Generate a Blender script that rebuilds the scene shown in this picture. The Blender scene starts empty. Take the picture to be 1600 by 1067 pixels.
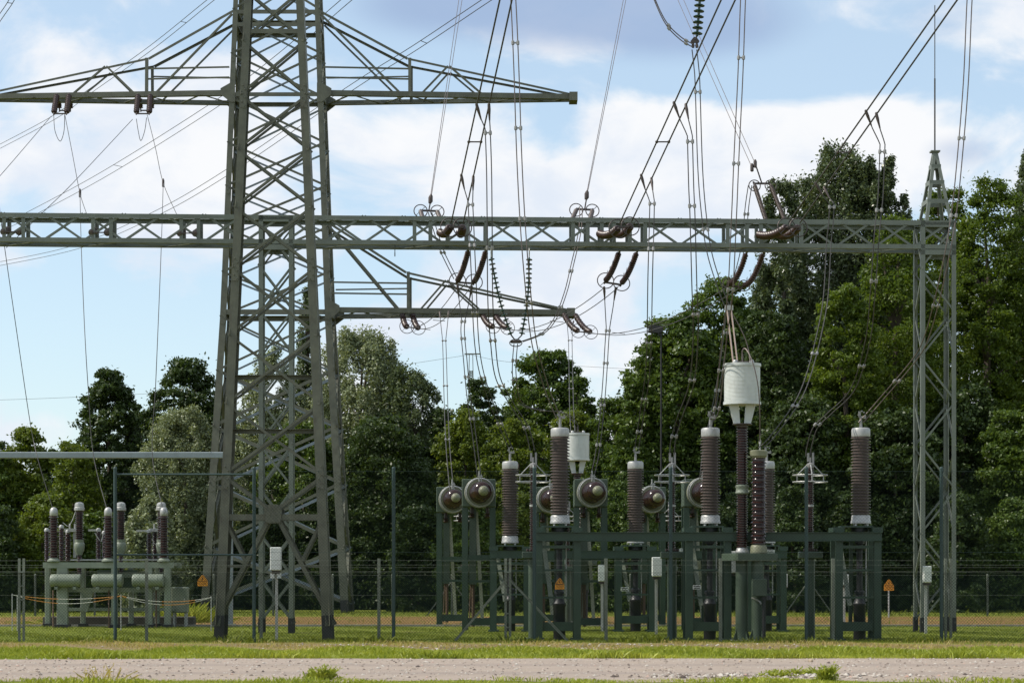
import bpy, math, random
import numpy as np
from mathutils import Vector, Matrix
V = Vector
R = math.radians
sc = bpy.context.scene
col = sc.collection
random.seed(7)
F = 3400.0      # focal length in photo pixels
HZ = 898.0      # horizon row
EYE = 1.6
def P(px, py, Y):
    "the place that photo pixel (px, py) sees at distance Y"
    return V(((px - 800) * Y / F, Y, EYE + (HZ - py) * Y / F))
def G(px, Y, z=0.0):
    return V(((px - 800) * Y / F, Y, z))
def ZZ(py, Y):
    return EYE + (HZ - py) * Y / F

# ------------------------------------------------------------------ mesh builder
ORG = {}
class MB:
    def __init__(s):
        s.v = []; s.f = []; s.sm = []
    def add(s, vs, fs, smooth=False):
        b = len(s.v)
        s.v += [tuple(p) for p in vs]
        for f in fs:
            s.f.append([i + b for i in f]); s.sm.append(smooth)
        return s
    def box(s, c, d, rz=0.0):
        m = Matrix.Rotation(rz, 3, 'Z'); c = V(c)
        x, y, z = d[0] / 2, d[1] / 2, d[2] / 2
        vs = [c + m @ V((a * x, b * y, e * z)) for e in (-1, 1) for a, b in ((-1, -1), (1, -1), (1, 1), (-1, 1))]
        return s.add(vs, [(3, 2, 1, 0), (4, 5, 6, 7), (0, 1, 5, 4), (1, 2, 6, 5), (2, 3, 7, 6), (3, 0, 4, 7)])
    def bbox(s, c, d, rz=0.0, b=0.02):
        "box with bevelled vertical edges and top/bottom rim"
        m = Matrix.Rotation(rz, 3, 'Z'); c = V(c)
        x, y, z = d[0] / 2, d[1] / 2, d[2] / 2
        def ring(ix, iy, zz):
            return [c + m @ V(p) for p in ((-ix + b, -iy, zz), (ix - b, -iy, zz), (ix, -iy + b, zz), (ix, iy - b, zz),
                    (ix - b, iy, zz), (-ix + b, iy, zz), (-ix, iy - b, zz), (-ix, -iy + b, zz))]
        rs = ring(x - b, y - b, -z) + ring(x, y, -z + b) + ring(x, y, z - b) + ring(x - b, y - b, z)
        fs = []
        for k in range(3):
            for i in range(8):
                j = (i + 1) % 8
                fs.append((k * 8 + i, k * 8 + j, k * 8 + 8 + j, k * 8 + 8 + i))
        fs.append(tuple(reversed(range(8)))); fs.append(tuple(range(24, 32)))
        return s.add(rs, fs)
    def prism(s, poly, depth_vec):
        "polygon (3-D points, one plane) given a thickness"
        d = V(depth_vec); n = len(poly)
        vs = [V(p) for p in poly] + [V(p) + d for p in poly]
        fs = [tuple(range(n)), tuple(reversed(range(n, 2 * n)))]
        fs += [((i + 1) % n, i, n + i, n + (i + 1) % n) for i in range(n)]
        return s.add(vs, fs)
    def sect(s, p, q, prof, n1, n2):
        n = len(prof); p = V(p); q = V(q)
        vs = [p + n1 * a + n2 * b for a, b in prof] + [q + n1 * a + n2 * b for a, b in prof]
        fs = [(i, (i + 1) % n, n + (i + 1) % n, n + i) for i in range(n)]
        fs += [tuple(reversed(range(n))), tuple(range(n, 2 * n))]
        return s.add(vs, fs)
    def frame(s, p, q, n1):
        ax = (V(q) - V(p)).normalized(); n1 = V(n1)
        n1 = n1 - ax * n1.dot(ax)
        if n1.length < 1e-4: n1 = ax.orthogonal()
        n1.normalize()
        return n1, ax.cross(n1)
    def ang(s, p, q, a, n1, n2=None, t=None):
        "rolled steel angle: corner on p-q, one flange along n1, the other along n2"
        t = t or a * 0.13
        e1, e2 = s.frame(p, q, n1)
        if n2 is not None and e2.dot(V(n2)) < 0: e2 = -e2
        return s.sect(p, q, [(0, 0), (a, 0), (a, t), (t, t), (t, a), (0, a)], e1, e2)
    def bar(s, p, q, w, h, n1=(0, 0, 1)):
        e1, e2 = s.frame(p, q, n1)
        w /= 2; h /= 2
        return s.sect(p, q, [(-h, -w), (h, -w), (h, w), (-h, w)], e1, e2)
    def tube(s, pts, r, n=6, r2=None, caps=True):
        pts = [V(p) for p in pts]; N = len(pts); r2 = r if r2 is None else r2
        vs = []; e1 = None
        for i, p in enumerate(pts):
            t = (pts[min(i + 1, N - 1)] - pts[max(i - 1, 0)]).normalized()
            if e1 is None: e1 = t.orthogonal().normalized()
            e1 = e1 - t * e1.dot(t)
            e1.normalize(); e2 = t.cross(e1)
            rr = r[i] if isinstance(r, (list, tuple)) else r + (r2 - r) * i / max(1, N - 1)
            vs += [p + (e1 * math.cos(2 * math.pi * k / n) + e2 * math.sin(2 * math.pi * k / n)) * rr for k in range(n)]
        fs = [(i * n + k, i * n + (k + 1) % n, (i + 1) * n + (k + 1) % n, (i + 1) * n + k) for i in range(N - 1) for k in range(n)]
        s.add(vs, fs, n > 4)
        if caps: s.add(vs[:n] + vs[-n:], [tuple(reversed(range(n))), tuple(range(n, 2 * n))])
        return s
    def lathe(s, prof, o, axis=(0, 0, 1), n=24):
        "prof: (radius, distance along axis)"
        ax = V(axis).normalized(); e1 = ax.orthogonal().normalized(); e2 = ax.cross(e1); o = V(o)
        vs = []
        cs = [(math.cos(2 * math.pi * k / n), math.sin(2 * math.pi * k / n)) for k in range(n)]
        for r, t in prof:
            r = max(r, 1e-4)
            vs += [o + ax * t + (e1 * c + e2 * d) * r for c, d in cs]
        N = len(prof)
        fs = [(i * n + k, i * n + (k + 1) % n, (i + 1) * n + (k + 1) % n, (i + 1) * n + k) for i in range(N - 1) for k in range(n)]
        fs += [tuple(reversed(range(n))), tuple(range((N - 1) * n, N * n))]
        return s.add(vs, fs, True)
    def torus(s, c, nrm, Rr, r, n=28, m=6):
        ax = V(nrm).normalized(); e1 = ax.orthogonal().normalized(); e2 = ax.cross(e1); c = V(c)
        vs = []
        for i in range(n):
            a = 2 * math.pi * i / n; d = e1 * math.cos(a) + e2 * math.sin(a)
            for j in range(m):
                b = 2 * math.pi * j / m
                vs.append(c + d * (Rr + r * math.cos(b)) + ax * (r * math.sin(b)))
        fs = [(i * m + j, i * m + (j + 1) % m, ((i + 1) % n) * m + (j + 1) % m, ((i + 1) % n) * m + j) for i in range(n) for j in range(m)]
        return s.add(vs, fs, True)
    def ball(s, c, r, n=12):
        k = n // 2
        return s.lathe([(r * math.sin(math.pi * i / k), -r * math.cos(math.pi * i / k)) for i in range(k + 1)], c, n=n)
    def build(s, name, mat, parent=None, org=None):
        me = bpy.data.meshes.new(name)
        vs = np.array(s.v, dtype=np.float64)
        if parent is not None: org = ORG[parent.name]
        elif org is None:
            org = V(((vs[:, 0].min() + vs[:, 0].max()) / 2, (vs[:, 1].min() + vs[:, 1].max()) / 2, vs[:, 2].min()))
        org = V(org)
        me.from_pydata((vs - np.array(org)).tolist(), [], s.f)
        me.polygons.foreach_set('use_smooth', s.sm)
        if any(s.sm): me.set_sharp_from_angle(angle=R(38))
        me.materials.append(mat)
        o = bpy.data.objects.new(name, me); col.objects.link(o)
        if parent is not None: o.parent = parent
        else: o.location = org
        ORG[o.name] = org
        return o

def tag(o, label=None, cat=None, group=None, kind=None):
    if label: o['label'] = label
    if cat: o['category'] = cat
    if group: o['group'] = group
    if kind: o['kind'] = kind
    return o
def thing(name, loc, label, cat, group=None):
    o = bpy.data.objects.new(name, None); col.objects.link(o)
    o.location = loc; o.empty_display_size = 0.2
    ORG[o.name] = V(loc)
    return tag(o, label, cat, group)
def dup(root, loc, label, group=None, rz=0.0, scale=1.0):
    "copy of a thing, its parts and their sub-parts"
    r = root.copy(); col.objects.link(r); r.location = loc; r.rotation_euler = (0, 0, rz); r.scale = (scale,) * 3
    r['label'] = label
    if group: r['group'] = group
    def rec(src, dst):
        for ch in src.children:
            c = ch.copy(); col.objects.link(c); c.parent = dst
            rec(ch, c)
    rec(root, r)
    return r

# ------------------------------------------------------------------ materials
def new_mat(name):
    m = bpy.data.materials.new(name); m.use_nodes = True
    nt = m.node_tree; nt.nodes.clear()
    out = nt.nodes.new('ShaderNodeOutputMaterial')
    return m, nt, out
def N(nt, typ, **kw):
    n = nt.nodes.new(typ)
    for k, v in kw.items():
        if k.startswith('i_'): n.inputs[k[2:].replace('_', ' ')].default_value = v
        else: setattr(n, k, v)
    return n
def ramp(nt, stops):
    n = nt.nodes.new('ShaderNodeValToRGB'); e = n.color_ramp.elements
    while len(e) < len(stops): e.new(0.5)
    for i, (p, c) in enumerate(stops):
        e[i].position = p; e[i].color = (*c, 1) if len(c) == 3 else c
    return n
def paint(name, c, rough=0.5, metal=0.0, var=0.25, scale=3.0, dirt=None, dirt_amt=0.35, bump=0.0, spec=0.5):
    "painted / metal / porcelain surface: two noises vary the colour, optional stains of a second colour"
    m, nt, out = new_mat(name)
    tc = N(nt, 'ShaderNodeTexCoord')
    n1 = N(nt, 'ShaderNodeTexNoise', i_Scale=scale, i_Detail=6.0, i_Roughness=0.65)
    nt.links.new(tc.outputs['Object'], n1.inputs['Vector'])
    lo = tuple(x * (1 - var) for x in c); hi = tuple(min(1, x * (1 + var)) for x in c)
    r1 = ramp(nt, [(0.3, lo), (0.7, hi)])
    nt.links.new(n1.outputs['Fac'], r1.inputs['Fac'])
    colr = r1.outputs['Color']
    if dirt:
        mp = N(nt, 'ShaderNodeMapping'); mp.inputs['Scale'].default_value = (1, 1, 0.25)
        nt.links.new(tc.outputs['Object'], mp.inputs['Vector'])
        n2 = N(nt, 'ShaderNodeTexNoise', i_Scale=scale * 2.7, i_Detail=8.0, i_Roughness=0.7)
        nt.links.new(mp.outputs['Vector'], n2.inputs['Vector'])
        r2 = ramp(nt, [(0.52, (0, 0, 0)), (0.72, (dirt_amt,) * 3)])
        nt.links.new(n2.outputs['Fac'], r2.inputs['Fac'])
        mx = N(nt, 'ShaderNodeMixRGB'); mx.inputs['Color2'].default_value = (*dirt, 1)
        nt.links.new(r2.outputs['Color'], mx.inputs['Fac']); nt.links.new(colr, mx.inputs['Color1'])
        colr = mx.outputs['Color']
    b = N(nt, 'ShaderNodeBsdfPrincipled'); b.inputs['Metallic'].default_value = metal
    b.inputs['Specular IOR Level'].default_value = spec
    nt.links.new(colr, b.inputs['Base Color'])
    rr = N(nt, 'ShaderNodeMapRange'); rr.inputs['To Min'].default_value = max(0.02, rough - 0.1); rr.inputs['To Max'].default_value = min(1, rough + 0.12)
    nt.links.new(n1.outputs['Fac'], rr.inputs['Value']); nt.links.new(rr.outputs['Result'], b.inputs['Roughness'])
    if bump:
        bp = N(nt, 'ShaderNodeBump', i_Strength=bump, i_Distance=0.02)
        nt.links.new(n1.outputs['Fac'], bp.inputs['Height']); nt.links.new(bp.outputs['Normal'], b.inputs['Normal'])
    nt.links.new(b.outputs['BSDF'], out.inputs['Surface'])
    return m
def leafmat(name, c1, c2, trans=0.35, gloss=0.35):
    m, nt, out = new_mat(name)
    g = N(nt, 'ShaderNodeNewGeometry'); tc = N(nt, 'ShaderNodeTexCoord')
    n1 = N(nt, 'ShaderNodeTexNoise', i_Scale=0.55, i_Detail=3.0)
    nt.links.new(tc.outputs['Object'], n1.inputs['Vector'])
    ad = N(nt, 'ShaderNodeMath', operation='MULTIPLY_ADD'); ad.inputs[1].default_value = 0.55
    nt.links.new(g.outputs['Random Per Island'], ad.inputs[0])
    mr = N(nt, 'ShaderNodeMapRange'); mr.inputs['From Min'].default_value = 0.3; mr.inputs['From Max'].default_value = 0.7; mr.inputs['To Max'].default_value = 0.45
    nt.links.new(n1.outputs['Fac'], mr.inputs['Value']); nt.links.new(mr.outputs['Result'], ad.inputs[2])
    r = ramp(nt, [(0.0, c1), (1.0, c2)])
    nt.links.new(ad.outputs[0], r.inputs['Fac'])
    b = N(nt, 'ShaderNodeBsdfPrincipled'); b.inputs['Roughness'].default_value = gloss; b.inputs['Specular IOR Level'].default_value = 0.35
    t = N(nt, 'ShaderNodeBsdfTranslucent')
    mul = N(nt, 'ShaderNodeMixRGB', blend_type='MULTIPLY'); mul.inputs['Fac'].default_value = 1; mul.inputs['Color2'].default_value = (1.25, 1.2, 0.55, 1)
    nt.links.new(r.outputs['Color'], mul.inputs['Color1']); nt.links.new(mul.outputs['Color'], t.inputs['Color'])
    nt.links.new(r.outputs['Color'], b.inputs['Base Color'])
    mx = N(nt, 'ShaderNodeMixShader'); mx.inputs['Fac'].default_value = trans
    nt.links.new(b.outputs['BSDF'], mx.inputs[1]); nt.links.new(t.outputs['BSDF'], mx.inputs[2])
    nt.links.new(mx.outputs['Shader'], out.inputs['Surface'])
    return m

M = {}
M['tower'] = paint('olive_grey_steel', (0.092, 0.096, 0.068), 0.55, 0.0, 0.28, 2.6, (0.045, 0.03, 0.02), 0.6)
M['pylon'] = paint('grey_green_steel', (0.10, 0.105, 0.078), 0.6, 0.0, 0.28, 2.2, (0.06, 0.045, 0.03), 0.35)
M['gantry'] = paint('grey_green_gantry_paint', (0.145, 0.162, 0.135), 0.5, 0.0, 0.18, 1.5, (0.06, 0.05, 0.035), 0.35)
M['bluegrey'] = paint('blue_grey_paint_and_lit_bracing', (0.23, 0.27, 0.29), 0.5, 0.0, 0.12, 1.0, (0.1, 0.1, 0.1), 0.25)
M['green'] = paint('dark_green_paint', (0.026, 0.052, 0.032), 0.5, 0.0, 0.18, 2.5, (0.02, 0.03, 0.02), 0.4)
M['midgreen'] = paint('mid_green_paint', (0.052, 0.078, 0.052), 0.5, 0.0, 0.18, 2.5, (0.04, 0.045, 0.03), 0.4)
M['palegreen'] = paint('pale_green_paint', (0.195, 0.225, 0.175), 0.45, 0.0, 0.15, 2.5, (0.1, 0.1, 0.07), 0.4)
M['bitumen'] = paint('black_bitumen', (0.018, 0.018, 0.02), 0.6, 0.0, 0.3, 6.0)
M['black'] = paint('black_rubber_cable', (0.014, 0.014, 0.017), 0.45, 0.0, 0.3, 6.0)
M['porc'] = paint('brown_grey_porcelain', (0.088, 0.066, 0.057), 0.42, 0.0, 0.2, 5.0, (0.05, 0.035, 0.03), 0.4)
M['porcd'] = paint('dark_brown_glazed_porcelain', (0.028, 0.011, 0.009), 0.18, 0.0, 0.25, 5.0)
M['porcr'] = paint('red_brown_glazed_porcelain', (0.040, 0.019, 0.015), 0.35, 0.0, 0.25, 8.0)
M['glass'] = paint('dark_green_insulator_glass', (0.02, 0.05, 0.04), 0.12, 0.0, 0.25, 8.0)
M['alu'] = paint('weathered_aluminium', (0.38, 0.38, 0.37), 0.48, 0.45, 0.15, 8.0, (0.25, 0.24, 0.22), 0.4)
M['galv'] = paint('galvanised_steel', (0.38, 0.385, 0.37), 0.5, 0.3, 0.2, 10.0, (0.2, 0.17, 0.13), 0.3)
M['cream'] = paint('cream_paint', (0.42, 0.42, 0.31), 0.5, 0.0, 0.15, 4.0, (0.2, 0.17, 0.11), 0.5)
M['white'] = paint('white_paint', (0.58, 0.60, 0.57), 0.5, 0.0, 0.07, 4.0, (0.4, 0.4, 0.36), 0.35)
M['drum'] = paint('white_lacquer_drum', (0.50, 0.525, 0.505), 0.3, 0.0, 0.08, 3.0, (0.33, 0.35, 0.31), 0.5)
M['wire'] = paint('dark_aluminium_conductor', (0.06, 0.057, 0.055), 0.55, 0.3, 0.2, 5.0)
M['wirel'] = paint('brownish_conductor', (0.13, 0.105, 0.095), 0.5, 0.4, 0.2, 5.0)
M['copper'] = paint('bright_copper_tube', (0.62, 0.45, 0.38), 0.3, 0.6, 0.1, 5.0)
M['fitting'] = paint('cast_fitting', (0.07, 0.055, 0.05), 0.5, 0.4, 0.25, 12.0)
M['clamp'] = paint('light_spacer_clamp', (0.27, 0.265, 0.26), 0.5, 0.3, 0.15, 12.0)
M['fpost'] = paint('blue_green_fence_post', (0.022, 0.048, 0.045), 0.5, 0.0, 0.2, 4.0)
M['lpost'] = paint('grey_green_fence_post', (0.17, 0.19, 0.15), 0.6, 0.0, 0.2, 8.0, (0.08, 0.08, 0.06), 0.5)
M['mesh'] = paint('green_coated_mesh_wire', (0.012, 0.020, 0.016), 0.85, 0.0, 0.15, 2.0, spec=.05)
M['rmesh'] = paint('dark_green_mesh_wire', (0.006, 0.013, 0.012), 0.9, 0.0, 0.15, 2.0, spec=.05)
M['orange'] = paint('orange_sign_face', (0.78, 0.30, 0.014), 0.4, 0.0, 0.06, 4.0, (0.4, 0.15, 0.02), 0.3)
M['ink'] = paint('black_sign_print', (0.015, 0.013, 0.012), 0.5, 0.0, 0.1, 4.0)
M['concrete'] = paint('grey_concrete', (0.30, 0.285, 0.255), 0.85, 0.0, 0.2, 4.0, (0.14, 0.13, 0.1), 0.5, 0.4)
M['plinth'] = paint('dark_stained_concrete', (0.07, 0.062, 0.05), 0.9, 0.0, 0.3, 3.0, (0.03, 0.035, 0.02), 0.6, 0.4)
M['olive'] = paint('olive_cast_housing', (0.17, 0.175, 0.11), 0.45, 0.0, 0.15, 6.0)
M['rust'] = paint('rust_brown_rod', (0.10, 0.06, 0.035), 0.7, 0.0, 0.25, 10.0)
M['bark'] = paint('grey_brown_bark', (0.085, 0.068, 0.05), 0.9, 0.0, 0.35, 6.0, (0.04, 0.04, 0.025), 0.5, 0.6)
M['stone'] = paint('sandy_stone', (0.42, 0.34, 0.25), 0.9, 0.0, 0.2, 8.0, (0.2, 0.16, 0.12), 0.5, 0.5)
# ------------------------------------------------------------------ camera
cd = bpy.data.cameras.new('camera'); cam = bpy.data.objects.new('camera', cd); col.objects.link(cam)
cam.location = (0, 0, EYE); cam.rotation_euler = (R(90), 0, 0)
cd.sensor_width = 36.0; cd.lens = F / 1600 * 36.0; cd.shift_y = (HZ - 533.5) / 1600
cd.clip_start = 0.5; cd.clip_end = 3000
sc.camera = cam
sc.render.engine = 'CYCLES'
sc.view_settings.view_transform = 'Standard'; sc.view_settings.look = 'None'
sc.view_settings.exposure = 0.0; sc.view_settings.gamma = 1.0
sc.cycles.max_bounces = 6; sc.cycles.transparent_max_bounces = 4

# ------------------------------------------------------------------ sun and sky
SUN_EL, SUN_AZ = 48.0, 4.0          # from the left, a little on the camera's side
sd = V((-math.cos(R(SUN_EL)) * math.cos(R(SUN_AZ)), -math.cos(R(SUN_EL)) * math.sin(R(SUN_AZ)), math.sin(R(SUN_EL))))
sl = bpy.data.lights.new('sun', 'SUN'); sl.energy = 4.6; sl.angle = R(0.5); sl.color = (1.0, 0.94, 0.84)
so = bpy.data.objects.new('sun', sl); col.objects.link(so)
so.rotation_euler = sd.to_track_quat('Z', 'Y').to_euler(); so.location = sd * 60 + V((0, 60, 0))

w = bpy.data.worlds.new('World'); sc.world = w; w.use_nodes = True
nt = w.node_tree; nt.nodes.clear()
L = nt.links.new
out = N(nt, 'ShaderNodeOutputWorld'); bg = N(nt, 'ShaderNodeBackground'); bg.inputs['Strength'].default_value = 0.1
L(bg.outputs[0], out.inputs['Surface'])
sky = N(nt, 'ShaderNodeTexSky', sky_type='NISHITA', sun_disc=False)
sky.sun_elevation = R(SUN_EL); sky.sun_rotation = math.atan2(sd.x, sd.y)
sky.air_density = 1.0; sky.dust_density = 0.6; sky.ozone_density = 1.0
tc = N(nt, 'ShaderNodeTexCoord'); sx = N(nt, 'ShaderNodeSeparateXYZ'); L(tc.outputs['Generated'], sx.inputs[0])
def mth(op, a, b=None, c=None, clamp=False):
    n = N(nt, 'ShaderNodeMath', operation=op, use_clamp=clamp)
    for i, x in enumerate((a, b, c)):
        if x is None: continue
        if isinstance(x, (int, float)): n.inputs[i].default_value = x
        else: L(x, n.inputs[i])
    return n.outputs[0]
yy = mth('MAXIMUM', mth('ABSOLUTE', sx.outputs['Y']), 0.25)
u = mth('DIVIDE', sx.outputs['X'], yy); v = mth('DIVIDE', sx.outputs['Z'], yy)
def noise(su, sv, ou, det=8.0, rough=0.55, dist=0.0):
    cx = N(nt, 'ShaderNodeCombineXYZ'); L(mth('MULTIPLY_ADD', u, su, ou), cx.inputs[0]); L(mth('MULTIPLY', v, sv), cx.inputs[1])
    n = N(nt, 'ShaderNodeTexNoise', i_Scale=1.0, i_Detail=det, i_Roughness=rough, i_Distortion=dist); L(cx.outputs[0], n.inputs['Vector'])
    return n.outputs['Fac']
def bump(px, py, wx, wy):
    "soft cloud bank around one direction of the sky"
    a = mth('MULTIPLY', mth('SUBTRACT', u, (px - 800) / F), F / wx); b = mth('MULTIPLY', mth('SUBTRACT', v, (HZ - py) / F), F / wy)
    return mth('EXPONENT', mth('MULTIPLY', mth('ADD', mth('MULTIPLY', a, a), mth('MULTIPLY', b, b)), -1.0))
def sstep(x, a, b):
    n = N(nt, 'ShaderNodeMapRange', interpolation_type='SMOOTHSTEP'); n.inputs['From Min'].default_value = a; n.inputs['From Max'].default_value = b
    L(x, n.inputs['Value']); return n.outputs['Result']
def total(items):
    t = None
    for amp, b in items:
        x = mth('MULTIPLY', b, amp); t = x if t is None else mth('ADD', t, x)
    return t
n_big = noise(11.0, 19.0, 3.1, 10.0, 0.56, 0.35)
n_soft = noise(6.0, 11.0, 9.7, 6.0, 0.5, 0.2)
n_fine = noise(26.0, 40.0, 5.2, 8.0, 0.6, 0.4)
white = mth('ADD', n_big, total([
    (0.26, bump(1330, 235, 330, 85)), (0.22, bump(1120, 260, 160, 70)), (0.22, bump(200, 245, 300, 80)), (0.20, bump(640, 225, 190, 70)), (0.10, bump(900, 300, 300, 70)),
    (0.13, bump(760, 300, 130, 50)), (0.12, bump(350, 100, 60, 60)), (-0.30, bump(1150, 120, 300, 42)), (-0.20, bump(880, 190, 45, 55)),
    (-0.30, bump(150, 520, 330, 75)), (-0.22, bump(500, 30, 240, 60)), (0.10, bump(20, 670, 110, 40)), (0.12, bump(590, 510, 120, 45)),
    (0.12, bump(930, 430, 150, 60)), (0.12, bump(1000, 330, 80, 60)), (0.07, bump(100, 70, 140, 70)), (-0.14, bump(700, 100, 150, 60)), (-0.12, bump(560, 420, 90, 30))]))
wmask = sstep(white, 0.42, 0.62)
grey = mth('ADD', mth('MULTIPLY', n_soft, 0.5), total([(0.62, bump(900, 20, 250, 85)), (0.35, bump(1120, 40, 170, 70)), (0.40, bump(640, 5, 130, 60)), (0.42, bump(1500, 235, 90, 40)), (0.3, bump(1480, 40, 100, 60))]))
gmask = sstep(grey, 0.40, 0.82)
def rgb(c):
    n = N(nt, 'ShaderNodeRGB'); n.outputs[0].default_value = (*c, 1); return n.outputs[0]
def mixc(f, a, b, typ='MIX'):
    n = N(nt, 'ShaderNodeMixRGB', blend_type=typ)
    for i, x in zip(('Fac', 'Color1', 'Color2'), (f, a, b)):
        if isinstance(x, (int, float)): n.inputs[i].default_value = x
        else: L(x, n.inputs[i])
    return n.outputs[0]
base = mixc(1.0, sky.outputs[0], rgb((1.62, 1.70, 1.72)), 'MULTIPLY')
haze = mixc(0.44, base, rgb((7.2, 8.6, 9.7)))                      # thin high cloud veil over the blue
wcol = mixc(sstep(mth('ADD', mth('MULTIPLY', n_soft, .6), mth('MULTIPLY', n_fine, .4)), 0.42, 0.62), rgb((9.9, 9.9, 10.0)), rgb((7.9, 8.5, 9.5)))
c1 = mixc(mth('MULTIPLY', wmask, 0.93), haze, wcol)
c2 = mixc(mth('MULTIPLY', gmask, 0.92), c1, rgb((3.7, 4.95, 7.2)))
L(c2, bg.inputs['Color'])

# ------------------------------------------------------------------ ground
m, nt, out = new_mat('grass_and_bare_soil'); L = nt.links.new
tc = N(nt, 'ShaderNodeTexCoord'); sx = N(nt, 'ShaderNodeSeparateXYZ'); L(tc.outputs['Object'], sx.inputs[0])
def gn(scale, det=6.0, stretch=(1, 1, 1), rough=0.6):
    mp = N(nt, 'ShaderNodeMapping'); mp.inputs['Scale'].default_value = stretch; L(tc.outputs['Object'], mp.inputs['Vector'])
    n = N(nt, 'ShaderNodeTexNoise', i_Scale=scale, i_Detail=det, i_Roughness=rough); L(mp.outputs[0], n.inputs['Vector']); return n.outputs['Fac']
nb = gn(0.35, 6, (1, 0.6, 1)); nf = gn(3.0, 8); nvf = gn(14.0, 5)
ywob = mth('ADD', sx.outputs['Y'], mth('MULTIPLY', mth('SUBTRACT', nb, 0.5), 6.0))
g1 = ramp(nt, [(0.25, (0.10, 0.135, 0.014)), (0.5, (0.15, 0.18, 0.024)), (0.75, (0.22, 0.215, 0.04))]); L(nf, g1.inputs['Fac'])
g2 = ramp(nt, [(0.3, (0.13, 0.085, 0.04)), (0.5, (0.22, 0.16, 0.085)), (0.72, (0.34, 0.27, 0.18))]); L(nvf, g2.inputs['Fac'])
g3 = ramp(nt, [(0.3, (0.15, 0.08, 0.035)), (0.7, (0.25, 0.14, 0.062))]); L(nf, g3.inputs['Fac'])
def band(a, b, soft):
    return mth('MULTIPLY', sstep(ywob, a - soft, a + soft), mth('SUBTRACT', 1.0, sstep(ywob, b - soft, b + soft)))
dry = mth('MULTIPLY', band(45.8, 51.0, 0.7), sstep(mth('ADD', nb, mth('MULTIPLY', nf, 0.4)), 0.44, 0.66))
bare = mth('MULTIPLY', band(69, 84, 2.0), sstep(mth('ADD', nb, mth('MULTIPLY', nf, 0.3)), 0.44, 0.60))
patch = mth('MULTIPLY', sstep(gn(0.8, 6, (1, 0.5, 1)), 0.56, 0.72), 0.5)
cc = mixc(patch, g1.outputs[0], rgb((0.17, 0.135, 0.05)))
cc = mixc(mth('MULTIPLY', dry, 0.9), cc, g2.outputs[0]); cc = mixc(mth('MULTIPLY', bare, 0.85), cc, g3.outputs[0])
b = N(nt, 'ShaderNodeBsdfPrincipled', i_Roughness=0.95); b.inputs['Specular IOR Level'].default_value = 0.1
L(cc, b.inputs['Base Color'])
bp = N(nt, 'ShaderNodeBump', i_Strength=0.9, i_Distance=0.05); L(nvf, bp.inputs['Height']); L(bp.outputs[0], b.inputs['Normal'])
L(b.outputs[0], out.inputs['Surface']); M['ground'] = m
mb = MB(); mb.add([(-900, -60, 0), (900, -60, 0), (900, 1800, 0), (-900, 1800, 0)], [(0, 1, 2, 3)])
tag(mb.build('ground', m, org=(0, 0, 0)), kind='structure')

# gravel track
m, nt, out = new_mat('pinkish_gravel'); L = nt.links.new
tc = N(nt, 'ShaderNodeTexCoord')
n1 = gn(1.2, 6, (0.5, 1, 1)); n2 = gn(22, 6); n3 = gn(60, 3)
r1 = ramp(nt, [(0.3, (0.24, 0.205, 0.18)), (0.55, (0.33, 0.285, 0.255)), (0.75, (0.42, 0.365, 0.325))]); L(mth('ADD', mth('MULTIPLY', n1, 0.5), mth('MULTIPLY', n2, 0.5)), r1.inputs['Fac'])
vo = N(nt, 'ShaderNodeTexVoronoi', i_Scale=28.0); L(tc.outputs['Object'], vo.inputs['Vector'])
r2 = ramp(nt, [(0.0, (0.45, 0.42, 0.4)), (0.12, (1, 1, 1)), (0.9, (1, 1, 1)), (1.0, (1.3, 1.3, 1.3))]); L(vo.outputs['Distance'], r2.inputs['Fac'])
cc = mixc(0.6, r1.outputs[0], r2.outputs[0], 'MULTIPLY')
cc = mixc(1.0, cc, rgb((1.17, 1.11, 1.03)), 'MULTIPLY')
sxr = N(nt, 'ShaderNodeSeparateXYZ'); L(tc.outputs['Object'], sxr.inputs[0])
yr = mth('ADD', sxr.outputs['Y'], mth('MULTIPLY', n1, .5))
def rut(y0, w_):
    a = mth('MULTIPLY', mth('SUBTRACT', yr, y0), 1 / w_); return mth('EXPONENT', mth('MULTIPLY', mth('MULTIPLY', a, a), -1.0))
cc = mixc(mth('MULTIPLY', mth('ADD', rut(-1.3, .45), rut(1.9, .45)), .45), cc, rgb((.24, .205, .185)))        # wheel tracks worn into the gravel
cc = mixc(mth('MULTIPLY', sstep(mth('ADD', n1, mth('MULTIPLY', n2, .25)), .66, .8), .5), cc, rgb((.30, .24, .17)))
b = N(nt, 'ShaderNodeBsdfPrincipled', i_Roughness=0.95); b.inputs['Specular IOR Level'].default_value = 0.15
L(cc, b.inputs['Base Color'])
bp = N(nt, 'ShaderNodeBump', i_Strength=0.7, i_Distance=0.03); L(n3, bp.inputs['Height']); L(bp.outputs[0], b.inputs['Normal'])
L(b.outputs[0], out.inputs['Surface']); M['gravel'] = m
rng = random.Random(3)
mb = MB(); top = []; bot = []
n = 240
a0 = a1 = 0
for i in range(n + 1):
    x = -16 + 32 * i / n
    a0 = a0 * 0.8 + rng.uniform(-.12, .12); a1 = a1 * 0.8 + rng.uniform(-.12, .12)
    top.append((x, 41.3 + 0.045 * (x + 12) + a0 + 0.25 * math.sin(x * .9), 0.004)); bot.append((x, 32.75 - 0.03 * x + a1 + 0.2 * math.sin(x * 1.3 + 2), 0.004))
mb.add(top + bot, [(n + 1 + i, n + 2 + i, i + 1, i) for i in range(n)])
tag(mb.build('gravel_track', m, org=(0, 37, 0.004)), kind='structure')
# pale kerb line behind the lawn
mb = MB(); mb.box((4, 67.8, 0.03), (46, 0.12, 0.06))
tag(mb.build('lawn_edging', M['concrete'], org=(0, 67.8, 0)), kind='structure')

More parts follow.
